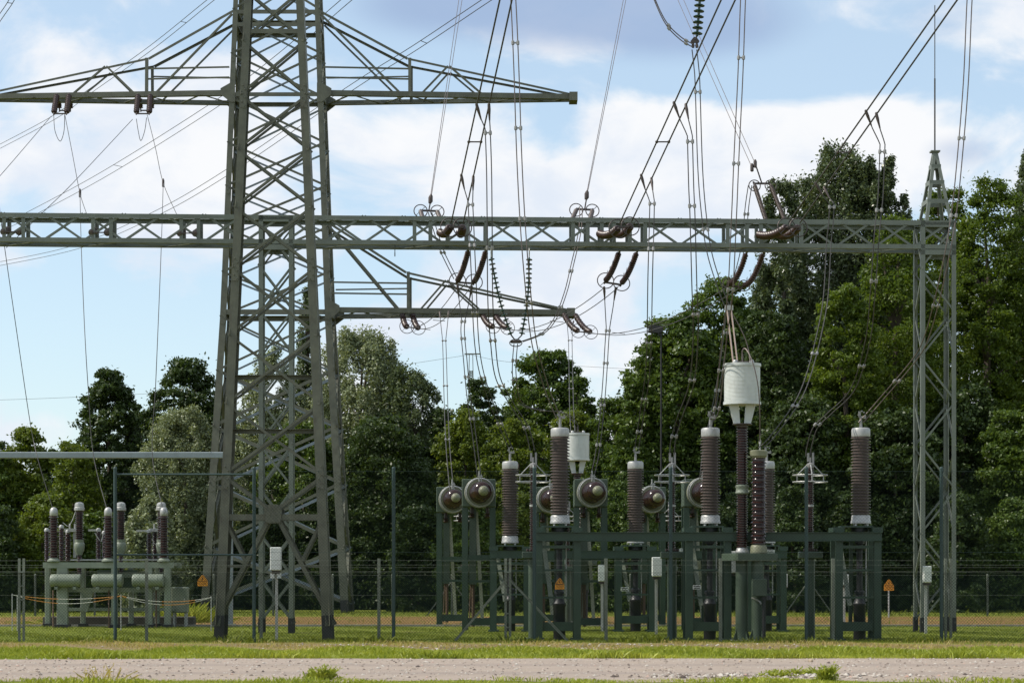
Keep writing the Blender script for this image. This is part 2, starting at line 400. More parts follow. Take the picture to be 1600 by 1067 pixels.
# pebbles on the track (countless)
m, nt, out = new_mat('mixed_pebbles'); L = nt.links.new
g = N(nt, 'ShaderNodeNewGeometry'); r = ramp(nt, [(0.0, (0.08, 0.06, 0.05)), (0.3, (0.22, 0.175, 0.14)), (0.6, (0.38, 0.33, 0.28)), (0.9, (0.52, 0.48, 0.42)), (1.0, (0.42, 0.26, 0.2))])
L(g.outputs['Random Per Island'], r.inputs['Fac']); b = N(nt, 'ShaderNodeBsdfPrincipled', i_Roughness=0.9); L(r.outputs[0], b.inputs['Base Color']); L(b.outputs[0], out.inputs['Surface'])
M['pebble'] = m
mb = MB()
def pebble(mb, x, y, s, rng):
    vs = []
    for d in ((1, 0, 0), (0.3, .9, 0), (-.8, .6, 0), (-.8, -.6, 0), (0.4, -.9, 0), (0.1, 0.1, .75), (0, 0, -.3)):
        vs.append((x + d[0] * s * rng.uniform(.7, 1.3), y + d[1] * s * rng.uniform(.7, 1.3), s * 0.25 + d[2] * s * rng.uniform(.7, 1.1)))
    mb.add(vs, [(0, 1, 5), (1, 2, 5), (2, 3, 5), (3, 4, 5), (4, 0, 5), (1, 0, 6), (2, 1, 6), (3, 2, 6), (4, 3, 6), (0, 4, 6)])
for i in range(3800):
    y = rng.uniform(33.2, 41.6); pebble(mb, rng.uniform(-.25, .25) * y, y, abs(rng.gauss(0, 0.012)) + 0.007, rng)
for i in range(900):                                   # rubble in the bare strip beyond the track and by the tuft
    y = rng.uniform(45.3, 50.5); pebble(mb, rng.gauss(0.6, 4.2), y, abs(rng.gauss(0, 0.016)) + 0.009, rng)
for i in range(420):
    y = rng.gauss(34.3, .35); pebble(mb, rng.gauss(4.0, 1.2), y, abs(rng.gauss(0, 0.022)) + 0.012, rng)
tag(mb.build('pebbles', M['pebble'], org=(0, 40, 0)), 'scattered pale and dark pebbles on the gravel track', 'pebbles', kind='stuff')
def stone(px, py, s, label, seed):
    rg = random.Random(seed); mb = MB(); Y = F * EYE / (py - HZ); c = G(px, Y)
    n = 8; vs = []
    for k, (rr, h) in enumerate(((.75, 0), (1, .35), (.95, .8), (.55, 1.25), (.12, 1.4))):
        for i in range(n):
            a = 2 * math.pi * i / n; q = rr * s * rg.uniform(.82, 1.15)
            vs.append((c.x + q * math.cos(a), c.y + q * math.sin(a), s * h * rg.uniform(.9, 1.1)))
    fs = [(k * n + i, k * n + (i + 1) % n, (k + 1) * n + (i + 1) % n, (k + 1) * n + i) for k in range(4) for i in range(n)] + [tuple(range(4 * n, 5 * n)), tuple(reversed(range(n)))]
    mb.add(vs, fs)
    tag(mb.build('stone', M['stone'], org=c), label, 'stone')
stone(1267, 1034, 0.05, 'fist sized upright sandy stone at the far edge of the gravel track', 1)
stone(1157, 1034, 0.03, 'flat reddish brown stone at the far edge of the track, left of the upright stone', 2)

# grass blades
def blades(name, regions, mat, label, seed):
    rg = np.random.default_rng(seed); PV = []
    for (n, ya, yb, fx, h0, h1, clump) in regions:
        y = rg.uniform(ya, yb, n); x = rg.uniform(-1, 1, n) * fx * y
        if clump:
            dens = np.sin(x * 2.1 + np.sin(y * 1.7) * 2) + np.sin(x * 0.77 + 1.3 + y * .9) + np.sin(x * 5.3 + y * 3.1) * .7
            keep = dens > rg.uniform(-2.4 + clump, 1.6 + clump, n); x = x[keep]; y = y[keep]
        k = len(x); h = rg.uniform(h0, h1, k) * (1 + .5 * np.sin(x * 1.9 + y)) ; h = np.maximum(h, h0 * .5)
        a = rg.uniform(0, 2 * np.pi, k); wv = 0.004 + 0.05 * h; lx = rg.normal(0, .45, k) * h; ly = rg.normal(0, .45, k) * h
        ca = np.cos(a) * wv; sa = np.sin(a) * wv
        p0 = np.stack([x - ca, y - sa, np.zeros(k)], 1); p1 = np.stack([x + ca, y + sa, np.zeros(k)], 1)
        p2 = np.stack([x + lx * .35 + ca * .7, y + ly * .35 + sa * .7, h * .6], 1); p3 = np.stack([x + lx, y + ly, h], 1)
        PV.append(np.stack([p0, p1, p2, p3], 1).reshape(-1, 3))
    vs = np.concatenate(PV)
    quad_mesh(name, vs, mat, label, 'grass', 'stuff')
def quad_obj(name, vs, mat, org):
    nv = len(vs); nq = nv // 4
    me = bpy.data.meshes.new(name)
    me.vertices.add(nv); me.vertices.foreach_set('co', (vs - np.array(org)).astype(np.float32).ravel())
    me.loops.add(nv); me.loops.foreach_set('vertex_index', np.arange(nv, dtype=np.int32))
    me.polygons.add(nq); me.polygons.foreach_set('loop_start', np.arange(0, nv, 4, dtype=np.int32))
    me.update(calc_edges=True); me.validate()
    me.materials.append(mat)
    o = bpy.data.objects.new(name, me); col.objects.link(o); ORG[o.name] = V(org)
    return o
def quad_mesh(name, vs, mat, label, cat, kind=None):
    o = quad_obj(name, vs, mat, (0, float(vs[:, 1].mean()), 0)); o.location = ORG[o.name]
    return tag(o, label, cat, kind=kind)
M['blade'] = leafmat('grass_blades', (0.16, 0.22, 0.018), (0.43, 0.45, 0.06), 0.3, 0.5)
M['lawnblade'] = leafmat('lawn_blades', (0.095, 0.135, 0.013), (0.24, 0.265, 0.036), 0.3, 0.55)
M['dryblade'] = leafmat('dry_grass_blades', (0.30, 0.235, 0.075), (0.52, 0.42, 0.18), 0.3, 0.6)
blades('verge_grass', [(60000, 41.6, 45.8, .26, .04, .11, 0.0), (14000, 30.8, 32.8, .26, .03, .075, -.2), (5000, 32.6, 33.2, .26, .02, .06, 1.1), (6000, 45.8, 51.9, .26, .02, .06, .9)], M['blade'],
       'bright green grass blades growing along both edges of the gravel track', 4)
blades('lawn_grass', [(80000, 51.6, 60, .26, .02, .045, -1.6), (40000, 60, 69, .26, .02, .05, -1.2), (5000, 69, 84, .26, .04, .10, .9), (7000, 84, 93, .26, .05, .14, -.3), (6000, 51.4, 52.4, .26, .04, .13, 0)], M['lawnblade'],
       'short green lawn blades between the front fence and the rear fence', 5)
blades('dry_grass', [(26000, 46, 51.8, .26, .02, .07, .2), (2500, 68, 86, .26, .03, .08, .4)], M['dryblade'],
       'yellowish dry grass on the bare strips before and behind the lawn', 6)
def tuft(name, px, py, n, h, wid, label, seed, mat='blade', cat='weed'):
    rg = np.random.default_rng(seed); Y = F * EYE / (py - HZ); c = G(px, Y)
    x = c.x + rg.normal(0, wid, n); y = c.y + rg.normal(0, wid * .5, n)
    hh = h * rg.uniform(.35, 1.0, n) * np.exp(-((x - c.x) / (wid * 2)) ** 2)
    a = rg.uniform(0, 2 * np.pi, n); wv = .002 + .012 * hh; ca = np.cos(a) * wv; sa = np.sin(a) * wv
    lx = rg.normal(0, .35, n) * hh + (x - c.x) * .5; ly = rg.normal(0, .3, n) * hh
    z = np.zeros(n)
    q1 = np.stack([np.stack([x - ca, y - sa, z], 1), np.stack([x + ca, y + sa, z], 1), np.stack([x + lx * .4 + ca, y + ly * .4 + sa, hh * .6], 1), np.stack([x + lx, y + ly, hh], 1)], 1).reshape(-1, 3)
    m2 = n * 5                                    # small leaves along the stems
    i = rg.integers(0, n, m2); f = rg.uniform(.2, 1, m2)
    px_ = x[i] + lx[i] * f; py_ = y[i] + ly[i] * f; pz = hh[i] * f
    d = rg.normal(0, 1, (m2, 3)); d /= np.linalg.norm(d, axis=1)[:, None]; e = rg.normal(0, 1, (m2, 3)); e -= d * (d * e).sum(1)[:, None]; e /= np.linalg.norm(e, axis=1)[:, None]
    s = rg.uniform(.014, .034, m2)[:, None]; c0 = np.stack([px_, py_, pz], 1)
    q2 = np.stack([c0, c0 + d * s + e * s * .4, c0 + d * s * 2, c0 + d * s - e * s * .4], 1).reshape(-1, 3)
    q2[:, 2] = np.maximum(q2[:, 2], 0.006)
    o = quad_obj(name, np.concatenate([q1, q2]), M[mat], c); o.location = c
    return tag(o, label, cat)
tuft('weed_tuft', 503, 1062, 200, .24, .11, 'bushy green weed at the near edge of the track below the tall tower', 1)
tuft('weed_tuft', 1291, 1064, 170, .30, .055, 'single bright green upright weed in the rubble at the near edge of the track', 2)
tuft('weed_tuft', 1250, 1054, 130, .12, .16, 'low sprawling weed patch on the rubble left of the upright weed', 3)
tuft('weed_tuft', 1213, 1057, 110, .12, .10, 'small flat weed patch farthest left on the rubble heap', 4)
tuft('weed_tuft', 165, 1064, 26, .30, .22, 'thin dry grass stalks at the near edge of the track on the left', 5, 'dryblade')
tuft('weed_tuft', 290, 972, 420, .75, .55, 'tall ragged weeds beside the green control cabinet and plinth', 6)
tuft('weed_tuft', 140, 975, 160, .4, .9, 'weeds growing along the dark plinth under the pale green switchgear', 7)
# ------------------------------------------------------------------ lattice tower in front
def tower_legs(t, corner, zs, a, mat, footz=None):
    for sy in (-1, 1):
        for sx in (-1, 1):
            mb = MB()
            for z0, z1 in zip(zs[:-1], zs[1:]):
                mb.ang(corner(z0, sx, sy), corner(z1, sx, sy), a(z0), (-sx, 0, 0), (0, -sy, 0))
            leg = mb.build('leg', mat, t)
            # splice plates with bolts
            for k, z in enumerate(zs[1:-1]):
                if k % 3 == 1:
                    c = corner(z, sx, sy); s = a(z)
                    mb2 = MB(); d = (corner(z + .3, sx, sy) - corner(z - .3, sx, sy)).normalized()
                    mb2.bar(c - d * .3 + V((-sx * s * .52, sy * .012, 0)), c + d * .3 + V((-sx * s * .52, sy * .012, 0)), .014, s * .8, (1, 0, 0))
                    for i in range(6):
                        p = c + d * (-.25 + .1 * i) + V((-sx * s * (.35 if i % 2 else .7), sy * .02, 0))
                        mb2.lathe([(.018, 0), (.018, .022), (.01, .026)], p, (0, sy, 0), 6)
                    mb2.build('splice_plate', mat, leg)
            if footz:
                mb3 = MB(); c0 = corner(0, sx, sy); c1 = corner(footz, sx, sy); e = V((sx * .012, sy * .012, 0))
                mb3.ang(c0 + e - V((0, 0, .05)), c1 + e, a(0) * 1.02 + .012, (-sx, 0, 0), (0, -sy, 0), a(0) * .13 + .02)
                mb3.build('bitumen_coating', M['bitumen'], leg)
FACES = (('y', -1), ('y', 1), ('x', -1), ('x', 1))
def face_pts(corner, ax, s):
    if ax == 'y':
        return (lambda z: corner(z, -1, s)), (lambda z: corner(z, 1, s)), V((0, -s, 0))
    return (lambda z: corner(z, s, -1)), (lambda z: corner(z, s, 1)), V((-s, 0, 0))
def xbar(mb, p, q, a, inn, off):
    mb.ang(V(p) + inn * off, V(q) + inn * off, a, (0, 0, 1), inn)

XC, YC = G(429, 53.6).x, 53.6
DF = .26        # this mast is shallow: depth is a quarter of its width
def wF(z): return 1.44 - 0.0455 * z
def cornF(z, sx, sy): return V((XC + sx * wF(z), YC + sy * wF(z) * DF, z))
def zF(py):
    z = 5.0
    for _ in range(6): z = ZZ(py, YC - wF(z) * DF)
    return z
tw = thing('lattice_tower', (XC, YC, 0), 'tall narrow olive grey lattice tower standing just behind the front fence', 'tower', 'lattice towers')
zt = zF(-75)
zsF = [0] + [zF(y) for y in (803, 745, 632, 525, 420, 325, 235, 150, 65, -15, -75)]
tower_legs(tw, cornF, zsF, lambda z: .225 - .003 * z, M['tower'], 0.62)
for ax, s in FACES:
    A, B, inn = face_pts(cornF, ax, s)
    mb = MB(); nodes = zsF[2:]
    for k, (z0, z1) in enumerate(zip(nodes[:-1], nodes[1:])):
        xbar(mb, A(z0), B(z1), .062, inn, .03); xbar(mb, B(z0), A(z1), .062, inn, .055)
    zc = zsF[1]; z2 = zsF[2]; mid = (A(zc) + B(zc)) / 2
    xbar(mb, A(z2), mid, .08, inn, .03); xbar(mb, B(z2), mid, .08, inn, .03)
    xbar(mb, A(.35), mid, .10, inn, .045); xbar(mb, B(.35), mid, .10, inn, .045)
    for S_, T_ in ((A, B), (B, A)):
        q = S_(.35).lerp(mid, .53); xbar(mb, S_(zc), q, .075, inn, .06)
        zq = q.z; xbar(mb, S_(zq - .02), q, .06, inn, .07)
    mb.build('bracing', M['tower'], tw)
    mb = MB(); mb.ang(A(zc) + inn * .02, B(zc) + inn * .02, .15, (0, 0, -1), inn); mb.build('horizontal_beam', M['tower'], tw)
    u_ = (B(zc) - A(zc)).normalized(); up = V((0, 0, 1)); c = mid - inn * .008
    pl = [c + u_ * x + up * y for x, y in ((-.22, .1), (-.1, .24), (.1, .24), (.22, .1), (.18, -.22), (-.18, -.22))]
    mb = MB(); mb.prism(pl, inn * .016)
    for x in (-.2, -.07, .07, .2):
        for y in (-.18, .0, .15): mb.lathe([(.018, 0), (.018, .02)], c + u_ * x * (.8 if y else 1) + up * y, -inn, 6)
    mb.build('gusset_plate', M['tower'], tw)
for py, s in ((668, 1), (583, 1), (45, -1)):
    z = zF(py); mb = MB(); A, B, inn = face_pts(cornF, 'y', s); mb.ang(A(z) + inn * .02, B(z) + inn * .02, .11, (0, 0, -1), inn); mb.build('horizontal_beam', M['tower'], tw)

# ------------------------------------------------------------------ large transmission pylon behind
XP, YP = G(429, 92.0).x, 93.65
DP = .53           # the pylon is wider than deep
ZL = 12.75; ZU = 22.0
def wP(z): return 3.14 - (3.14 - 2.35) * z / ZL if z < ZL else 2.35 - (z - ZL) * 0.039
def cornP(z, sx, sy): return V((XP + sx * wP(z), YP + sy * wP(z) * DP, z))
def zP(py): return ZZ(py, 92.3)
py_ = thing('transmission_pylon', (XP, YP, 0), 'large grey green power pylon with wide crossarms standing behind the narrow lattice tower', 'pylon', 'lattice towers')
zsP = [0] + [zP(y) for y in (857, 757, 668, 580, 495, 425, 355, 290, 222, 150, 82, 12, -70)]
tower_legs(py_, cornP, zsP, lambda z: .33 - .005 * z, M['pylon'], .55)
for ax, s in FACES:
    A, B, inn = face_pts(cornP, ax, s); mb = MB()
    for z0, z1 in zip(zsP[:-1], zsP[1:]):
        a = .13 if z0 < 9 else .085
        xbar(mb, A(max(z0, .3)), B(z1), a, inn, .04); xbar(mb, B(max(z0, .3)), A(z1), a, inn, .08)
    mb.build('bracing', M['bluegrey'] if s == 1 and ax == 'y' else M['pylon'], py_)  # far face bracing in lighter blue grey: its light and distance put into colour
    for z in (ZL + .12, ZU + .12, zP(12), zP(32)):
        mb = MB(); mb.ang(A(z), B(z), .17 if z > ZL + 1 else .22, (0, 0, -1), inn); mb.build('horizontal_beam', M['pylon'], py_)
for i in range(60):
    z = 2 + i * .42; c = cornP(z, 1, -1); mb = MB(); mb.bar(c + V((-.05, -.01, 0)), c + V((.14, -.01, 0)), .022, .022); mb.build('step_bolt', M['pylon'], py_)
def crossarm(side, zb, ztop, xpost, xapex, xtip, flip=1):
    "side +1 right / -1 left; distances from the pylon axis in metres"
    arm = MB(); T = V((XP + side * xtip, YP, zb + .1)); wz = wP(zb)
    def chord(sy, d):
        f = (d - wz) / (xtip - wz); return V((XP + side * d, YP + sy * (wz * DP + (.3 - wz * DP) * f), zb))
    wt = wP(ztop)
    zpost = zb + (ztop - zb) * .455; zap = zb + (ztop - zb) * .35
    for sy in (-1, 1):
        r0 = chord(sy, wz); r1 = chord(sy, xtip)
        arm.ang(r0, r1, .22, (0, 0, 1), (0, -sy, 0), .03)
        Lp = V((XP + side * wt, YP + sy * wt * DP, ztop))
        f = (xpost - wt) / (xtip - wt); pp = V((XP + side * xpost, YP + sy * (wt * DP + (.28 - wt * DP) * f), zpost))
        arm.ang(Lp, pp, .105, (0, 0, -1), (0, -sy, 0)); arm.ang(pp, r1 + V((0, 0, .2)), .09, (0, 0, -1), (0, -sy, 0))
        arm.ang(pp, chord(sy, xpost), .13, (side, 0, 0), (0, -sy, 0))
        f2 = (xapex - xpost) / (xtip - xpost); ap = pp.lerp(r1 + V((0, 0, .2)), f2)
        arm.ang(ap, chord(sy, xpost + .5), .08, (0, 0, 1), (0, -sy, 0)); arm.ang(ap, chord(sy, xapex + 1.55), .08, (0, 0, 1), (0, -sy, 0))
        arm.ang(Lp + V((0, 0, -.2)), chord(sy, xpost - .25), .085, (0, 0, 1), (0, -sy, 0))
        for fz in ((.32, .20) if sy < 0 else (.32,)):
            zz = zb + (ztop - zb) * fz; arm.ang(V((XP + side * wz, YP + sy * wz * DP, zz)), V((XP + side * xpost, pp.y, zz)), .065, (0, 0, 1), (0, -sy, 0))
    ds = [wz + (xtip - wz) * k / 9 for k in range(10)]
    for k in range(9):
        arm.bar(chord(-1 if k % 2 else 1, ds[k]) + V((0, 0, .04)), chord(1 if k % 2 else -1, ds[k + 1]) + V((0, 0, .04)), .1, .02)
    arm.box(T + V((-side * .1, 0, 0)), (.35, .9, .36))
    o = arm.build('crossarm', M['pylon'], py_)
    for sy in (-1, 1):                                     # gussets where the arm meets the body
        c = V((XP + side * (wz - .25), YP + sy * (wz * DP + .03), zb + .1)); s_ = side; mb = MB()
        mb.prism([c + V((s_ * a, 0, b)) for a, b in ((.0, .42), (.2, .42), (.62, .18), (.62, -.08), (.2, -.4), (.0, -.4))], (0, sy * .02, 0)); mb.build('gusset_plate', M['pylon'], o)
sP = 93.0 / F
crossarm(1, ZU, zP(12), 205 * sP, 268 * sP, 467 * sP)
crossarm(-1, ZU, zP(12), 201 * sP, 268 * sP, 470 * sP)
crossarm(1, ZL, ZZ(345, 92.5), 203 * sP, 265 * sP, 463 * sP)

# ------------------------------------------------------------------ gantry: beam, two lattice columns, peak with rod
def gy(x): return 59.2 + (x + 13.93) * (60.5 - 59.2) / (11.36 + 13.93)        # near face of the beam
def gpx(px):                                                                  # photo column -> point on near face
    Y = 60.0
    for _ in range(5): x = (px - 800) * Y / F; Y = gy(x)
    return V((x, Y, 0))
gd = (gpx(1490) - gpx(0)).normalized(); gn_ = V((-gd.y, gd.x, 0))             # along, and away from the camera
ZT, ZB, GD = 11.45, 10.66, .92
gt = thing('gantry', gpx(1465), 'long grey green lattice gantry crossing the whole yard on two lattice columns', 'gantry')
Lft = gpx(0) - gd * 3.2; Rgt = gpx(1494)
mb = MB()
for off, n1 in ((V((0, 0, 0)), gn_), (gn_ * GD, -gn_)):
    mb.ang(Lft + off + V((0, 0, ZT)), Rgt + off + V((0, 0, ZT)), .125, (0, 0, -1), n1, .016)
    mb.ang(Lft + off + V((0, 0, ZB)), Rgt + off + V((0, 0, ZB)), .125, (0, 0, 1), n1, .016)
mb.build('beam_chord', M['gantry'], gt)
Ltot = (Rgt - Lft).length; npan = int(Ltot / 1.09); 
for off, inn in ((gn_ * .03, gn_),):
    mb = MB()
    for k in range(npan):
        a = Lft + gd * (k * 1.09) + off; b_ = Lft + gd * ((k + 1) * 1.09) + off
        mb.ang(a + V((0, 0, ZB + .02)), b_ + V((0, 0, ZT - .02)), .06, (0, 0, 1), inn); mb.ang(b_ + inn * .03 + V((0, 0, ZB + .02)), a + inn * .03 + V((0, 0, ZT - .02)), .06, (0, 0, 1), inn)
    mb.build('beam_bracing', M['gantry'], gt)
for z in (ZT - .03, ZB + .03):
  mb = MB()
  for k in range(npan):
    a = Lft + gd * (k * 1.09); b_ = Lft + gd * ((k + 1) * 1.09)
    if k % 2: a, b_ = b_, a
    mb.bar(a + V((0, 0, z)) + gn_ * .05, b_ + gn_ * (GD - .05) + V((0, 0, z)), .07, .012)
  mb.build('plan_bracing', M['gantry'], gt)
for px in (3, 33, 142, 170, 280, 307, 645, 670, 697, 727, 757, 893, 916, 938, 957, 982, 1006, 1135, 1165, 1187, 1250, 1440):
    c = gpx(px)
    for f in (.035, GD - .035): mb = MB(); mb.ang(c + gn_ * f + V((0, 0, ZB + .1)), c + gn_ * f + V((0, 0, ZT - .1)), .10, gd, gn_ if f < .4 else -gn_); mb.build('beam_post', M['gantry'], gt)
def column(pxa, pxb, ztop, single):
    A = gpx(pxa); B = gpx(pxb); wid = (B - A)
    cc = lambda z, i, j: A + wid * i + gn_ * (GD * j) + V((0, 0, z))
    mb = MB()
    for i in (0, 1):
        for j in (0, 1):
            mb.ang(cc(0, i, j), cc(ztop, i, j), .12, gd * (1 - 2 * i), gn_ * (1 - 2 * j), .018)
    o = mb.build('column', M['gantry'], gt)
    mb = MB(); n = 9; zs = [.25 + (ztop - .4) * k / n for k in range(n + 1)]
    for k in range(n):
        for (a0, a1, b0, b1, inn) in ((0, 0, 1, 0, gn_), (0, 1, 1, 1, -gn_), (0, 0, 0, 1, gd), (1, 0, 1, 1, -gd)):
            e0, e1 = (cc(zs[k], a0, a1), cc(zs[k + 1], b0, b1)) if k % 2 == 0 else (cc(zs[k], b0, b1), cc(zs[k + 1], a0, a1))
            mb.ang(e0 + inn * .03, e1 + inn * .03, .05, (0, 0, 1), inn)
            if not single and a1 == b1:
                e0, e1 = (cc(zs[k], b0, b1), cc(zs[k + 1], a0, a1)) if k % 2 == 0 else (cc(zs[k], a0, a1), cc(zs[k + 1], b0, b1))
                mb.ang(e0 + inn * .06, e1 + inn * .06, .06, (0, 0, 1), inn)
    for z in (ZB - .02, ZT - .04):
        for j in (0, 1): mb.ang(cc(z, 0, j), cc(z, 1, j), .14, (0, 0, -1), gn_ * (1 - 2 * j))
    mb.build('column_bracing', M['gantry'], o)
    for i in (0, 1):
        for j in (0, 1): mb = MB(); mb.ang(cc(-.05, i, j) - gd * .01 * (1 - 2 * i) - gn_ * .01 * (1 - 2 * j), cc(.42, i, j) - gd * .01 * (1 - 2 * i) - gn_ * .01 * (1 - 2 * j), .15, gd * (1 - 2 * i), gn_ * (1 - 2 * j), .035); mb.build('bitumen_coating', M['bitumen'], o)
column(404, 458, ZT - .02, False); column(1439, 1494, ZT + .01, True)
# peak
A = gpx(1446); B = gpx(1488); zp = 13.45; apx = (A + B) / 2 + gn_ * GD / 2
pk = MB()
base = [A + V((0, 0, ZT)), B + V((0, 0, ZT)), B + gn_ * GD + V((0, 0, ZT)), A + gn_ * GD + V((0, 0, ZT))]
topc = [apx + (V((c.x, c.y, 0)) - apx) * .16 + V((0, 0, zp)) for c in base]
for i in range(4):
    pk.ang(base[i], topc[i], .09, (base[(i + 1) % 4] - base[i]), (base[(i + 3) % 4] - base[i]))
for f in (.28, .55, .78):
    for i in range(4):
        j = (i + 1) % 4; pk.bar(base[i].lerp(topc[i], f), base[j].lerp(topc[j], f), .012, .12)
pk.box(apx + V((0, 0, zp)), (.26, .26, .04))
o = pk.build('peak', M['gantry'], gt)
mb = MB(); mb.tube([apx + V((0, 0, zp)), apx + V((0, 0, zp + 2.05))], .022, 8); mb.tube([apx + V((0, 0, zp + 2.05)), apx + V((0, 0, zp + 4.1))], .013, 6)
mb.build('lightning_rod', M['wire'], o)
mb = MB()                                                        # small hook under the beam
c = gpx(617) + gn_ * .1 + V((0, 0, ZB)); mb.tube([c, c - V((0, 0, .2))], .012); mb.torus(c - V((0, 0, .25)), (1, 0, 0), .05, .013, 12); mb.build('hook', M['wire'], gt)

# ------------------------------------------------------------------ blue grey portal on the left
YQ = 70.0
pt = thing('portal_frame', G(357, YQ), 'plain blue grey portal, long square beam on a round post, left of the tall tower', 'portal')
zq = ZZ(711, YQ)
mb = MB(); mb.bbox(((G(-120, YQ).x + G(356, YQ).x) / 2, YQ, zq), (G(356, YQ).x - G(-120, YQ).x, .2, .2), 0, .02); mb.build('beam', M['bluegrey'], pt)
mb = MB(); mb.lathe([(.17, 0), (.165, zq + .1), (.1, zq + .14)], G(356, YQ), n=18); mb.lathe([(.26, 0), (.26, .03)], G(356, YQ), n=18); mb.build('post', M['bluegrey'], pt)
mb = MB(); mb.box((G(348, YQ).x, YQ, zq), (.35, .12, .1)); mb.build('bracket', M['bluegrey'], pt)
mb = MB(); mb.lathe([(.17, 0), (.165, zq + .1)], G(-100, YQ), n=18); mb.build('post', M['bluegrey'], pt)
# ------------------------------------------------------------------ insulator helper
def shedprof(z0, z1, n, rc, rs, rs2=None, sharp=.55):
    "profile of a ribbed porcelain between two heights"
    pr = []; h = (z1 - z0) / n
    for i in range(n):
        z = z0 + h * i; rr = rs if (rs2 is None or i % 2 == 0) else rs2
        pr += [(rc, z + h * .02), (rc, z + h * (.98 - sharp)), (rr, z + h * .42), (rr * .995, z + h * .55), (rc + (rr - rc) * .35, z + h * .85)]
    pr.append((rc, z1)); return pr
UP = V((0, 0, 1))

# ------------------------------------------------------------------ cable terminations: two steel frames, three bushings on each
def term_frame(Y, pxs, half, zlo, ztop, label):
    "one welded frame: three trestles joined by a long beam"
    t = thing('steel_support_frame', G(pxs[1], Y), label, 'support frame', 'green frames under the cable bushings')
    D = .85
    for px in pxs:
        cx = G(px, Y).x
        for sx in (-1, 1):
            for j, y in ((0, Y), (1, Y + D)):
                mb = MB(); mb.box((cx + sx * half, y, ztop / 2), (.175, .15, ztop)); mb.box((cx + sx * half, y, .02), (.3, .3, .04)); mb.build('leg', M['green'], t)
            for z, h in ((.3, .22), (1.05, .06), (1.72, .06)):
                mb = MB(); mb.box((cx + sx * half, Y + D / 2, z), (.06, D - .16, h)); mb.build('cross_bar', M['green'], t)
        for z, h in ((.34, .22), (1.05, .05), (1.72, .05), (ztop - .37, .07)):
            mb = MB(); mb.box((cx, Y - .02 if h < .1 else Y + .03, z), (2 * half - .18, .06, h)); mb.build('cross_bar', M['green'], t)
        for sx in (-1, 1):                             # head plates and pads of the bushing seat
            mb = MB(); mb.box((cx + sx * half, Y + D / 2, ztop + .055), (.26, D + .1, .11)); mb.build('head_bracket', M['green'], t)
        mb = MB(); mb.box((cx, Y + D / 2, ztop + .13), (.78, .6, .04)); mb.build('seat_plate', M['green'], t)
        mb = MB(); mb.bar((cx - half * .78, Y + D - .06, ztop - .1), (cx - half * .30, Y + D * .5, .85), .11, .02, (0, 1, .2)); mb.build('brace', M['palegreen'], t)
        mb = MB(); mb.ang((cx - half * .15, Y + D + .04, ztop - .1), (cx - half * .2, Y + D + .04, .3), .09, (1, 0, 0), (0, 1, 0)); mb.build('brace', M['midgreen'], t)
    x0 = G(pxs[0], Y).x - half - .09; x1 = G(pxs[-1], Y).x + half + .09
    for y in (Y - .1, Y + D + .1):
        mb = MB(); mb.box(((x0 + x1) / 2, y, ztop - .12), (x1 - x0, .05, .19)); mb.box(((x0 + x1) / 2, y - .045, ztop - .02), (x1 - x0, .04, .015)); mb.box(((x0 + x1) / 2, y - .045, ztop - .22), (x1 - x0, .04, .015)); mb.build('long_beam', M['green'], t)
    return t
YA, YB = 53.35, 61.6
fa = [872, 1107, 1341]; fb = [797, 993, 1198]
frA = term_frame(YA, fa, .47, 0, 2.66, 'dark green steel frame of three trestles under the three big front bushings')
frB = term_frame(YB, fb, .47, 0, 2.30, 'dark green steel frame of three trestles under the smaller looking rear bushings')
def nameplate(px, py, Y, w, h, parent):
    c = P(px, py, Y); mb = MB(); mb.box(c, (w, .02, h)); pl = mb.build('nameplate', M['white'], parent)
    mb = MB()
    for k in (-.22, .22): mb.box(c + V((0, -.013, k * h)), (w * .8, .006, h * .2))
    mb.build('lettering', M['ink'], pl)
nameplate(976, 920, 61.0, .22, .11, frB); nameplate(1089, 917, 53.2, .2, .1, frA); nameplate(1068, 859, 60.8, .22, .09, frB); nameplate(1203, 861, 60.8, .26, .09, frB)

def bushing(c, label):
    t = thing('cable_bushing', c, label, 'bushing', 'ribbed bushings on the green frames')
    mb = MB(); mb.lathe([(.22, .06), (.25, .06), (.25, .09), (.245, .12), (.235, .14), (.235, .22), (.22, .26), (.21, .27)], c, n=32); mb.build('base_flange', M['alu'], t)
    for i in range(4):
        a = R(45 + 90 * i); q = c + V((.2 * math.cos(a), .2 * math.sin(a), 0)); mb = MB(); mb.lathe([(.028, -.02), (.028, .075)], q, n=8); mb.build('standoff', M['galv'], t)
    mb = MB(); mb.lathe(shedprof(.27, 2.2, 26, .185, .246, None, .62), c, n=32); mb.build('insulator', M['porc'], t)
    mb = MB(); mb.lathe([(.19, 2.2), (.225, 2.2), (.23, 2.22), (.23, 2.37), (.215, 2.405), (.18, 2.42), (.05, 2.43)], c, n=32); mb.build('cap', M['alu'], t)
    mb = MB(); mb.lathe([(.035, 2.42), (.035, 2.62), (.022, 2.63), (.022, 2.7)], c, n=12); mb.box(c + V((.05, 0, 2.68)), (.16, .05, .06)); mb.box(c + V((-.03, 0, 2.76)), (.05, .05, .14))
    for q in ((.1, .72), (-.06, .74), (.02, .83), (.07, .80)): mb.lathe([(.02, -.03), (.02, .03)], c + V((q[0], -.03, 2 + q[1])), (0, 1, 0), 8)
    mb.build('terminal', M['clamp'], t)
    return t
b0 = bushing(G(fa[0] + 3, YA + .42, 2.66 + .15), 'large ribbed brown bushing with silver cap, nearest the white drum half hidden behind it')
dup(b0, G(fa[1] + 3, YA + .42, 2.81), 'large ribbed brown bushing with silver cap, just left of the big white drum')
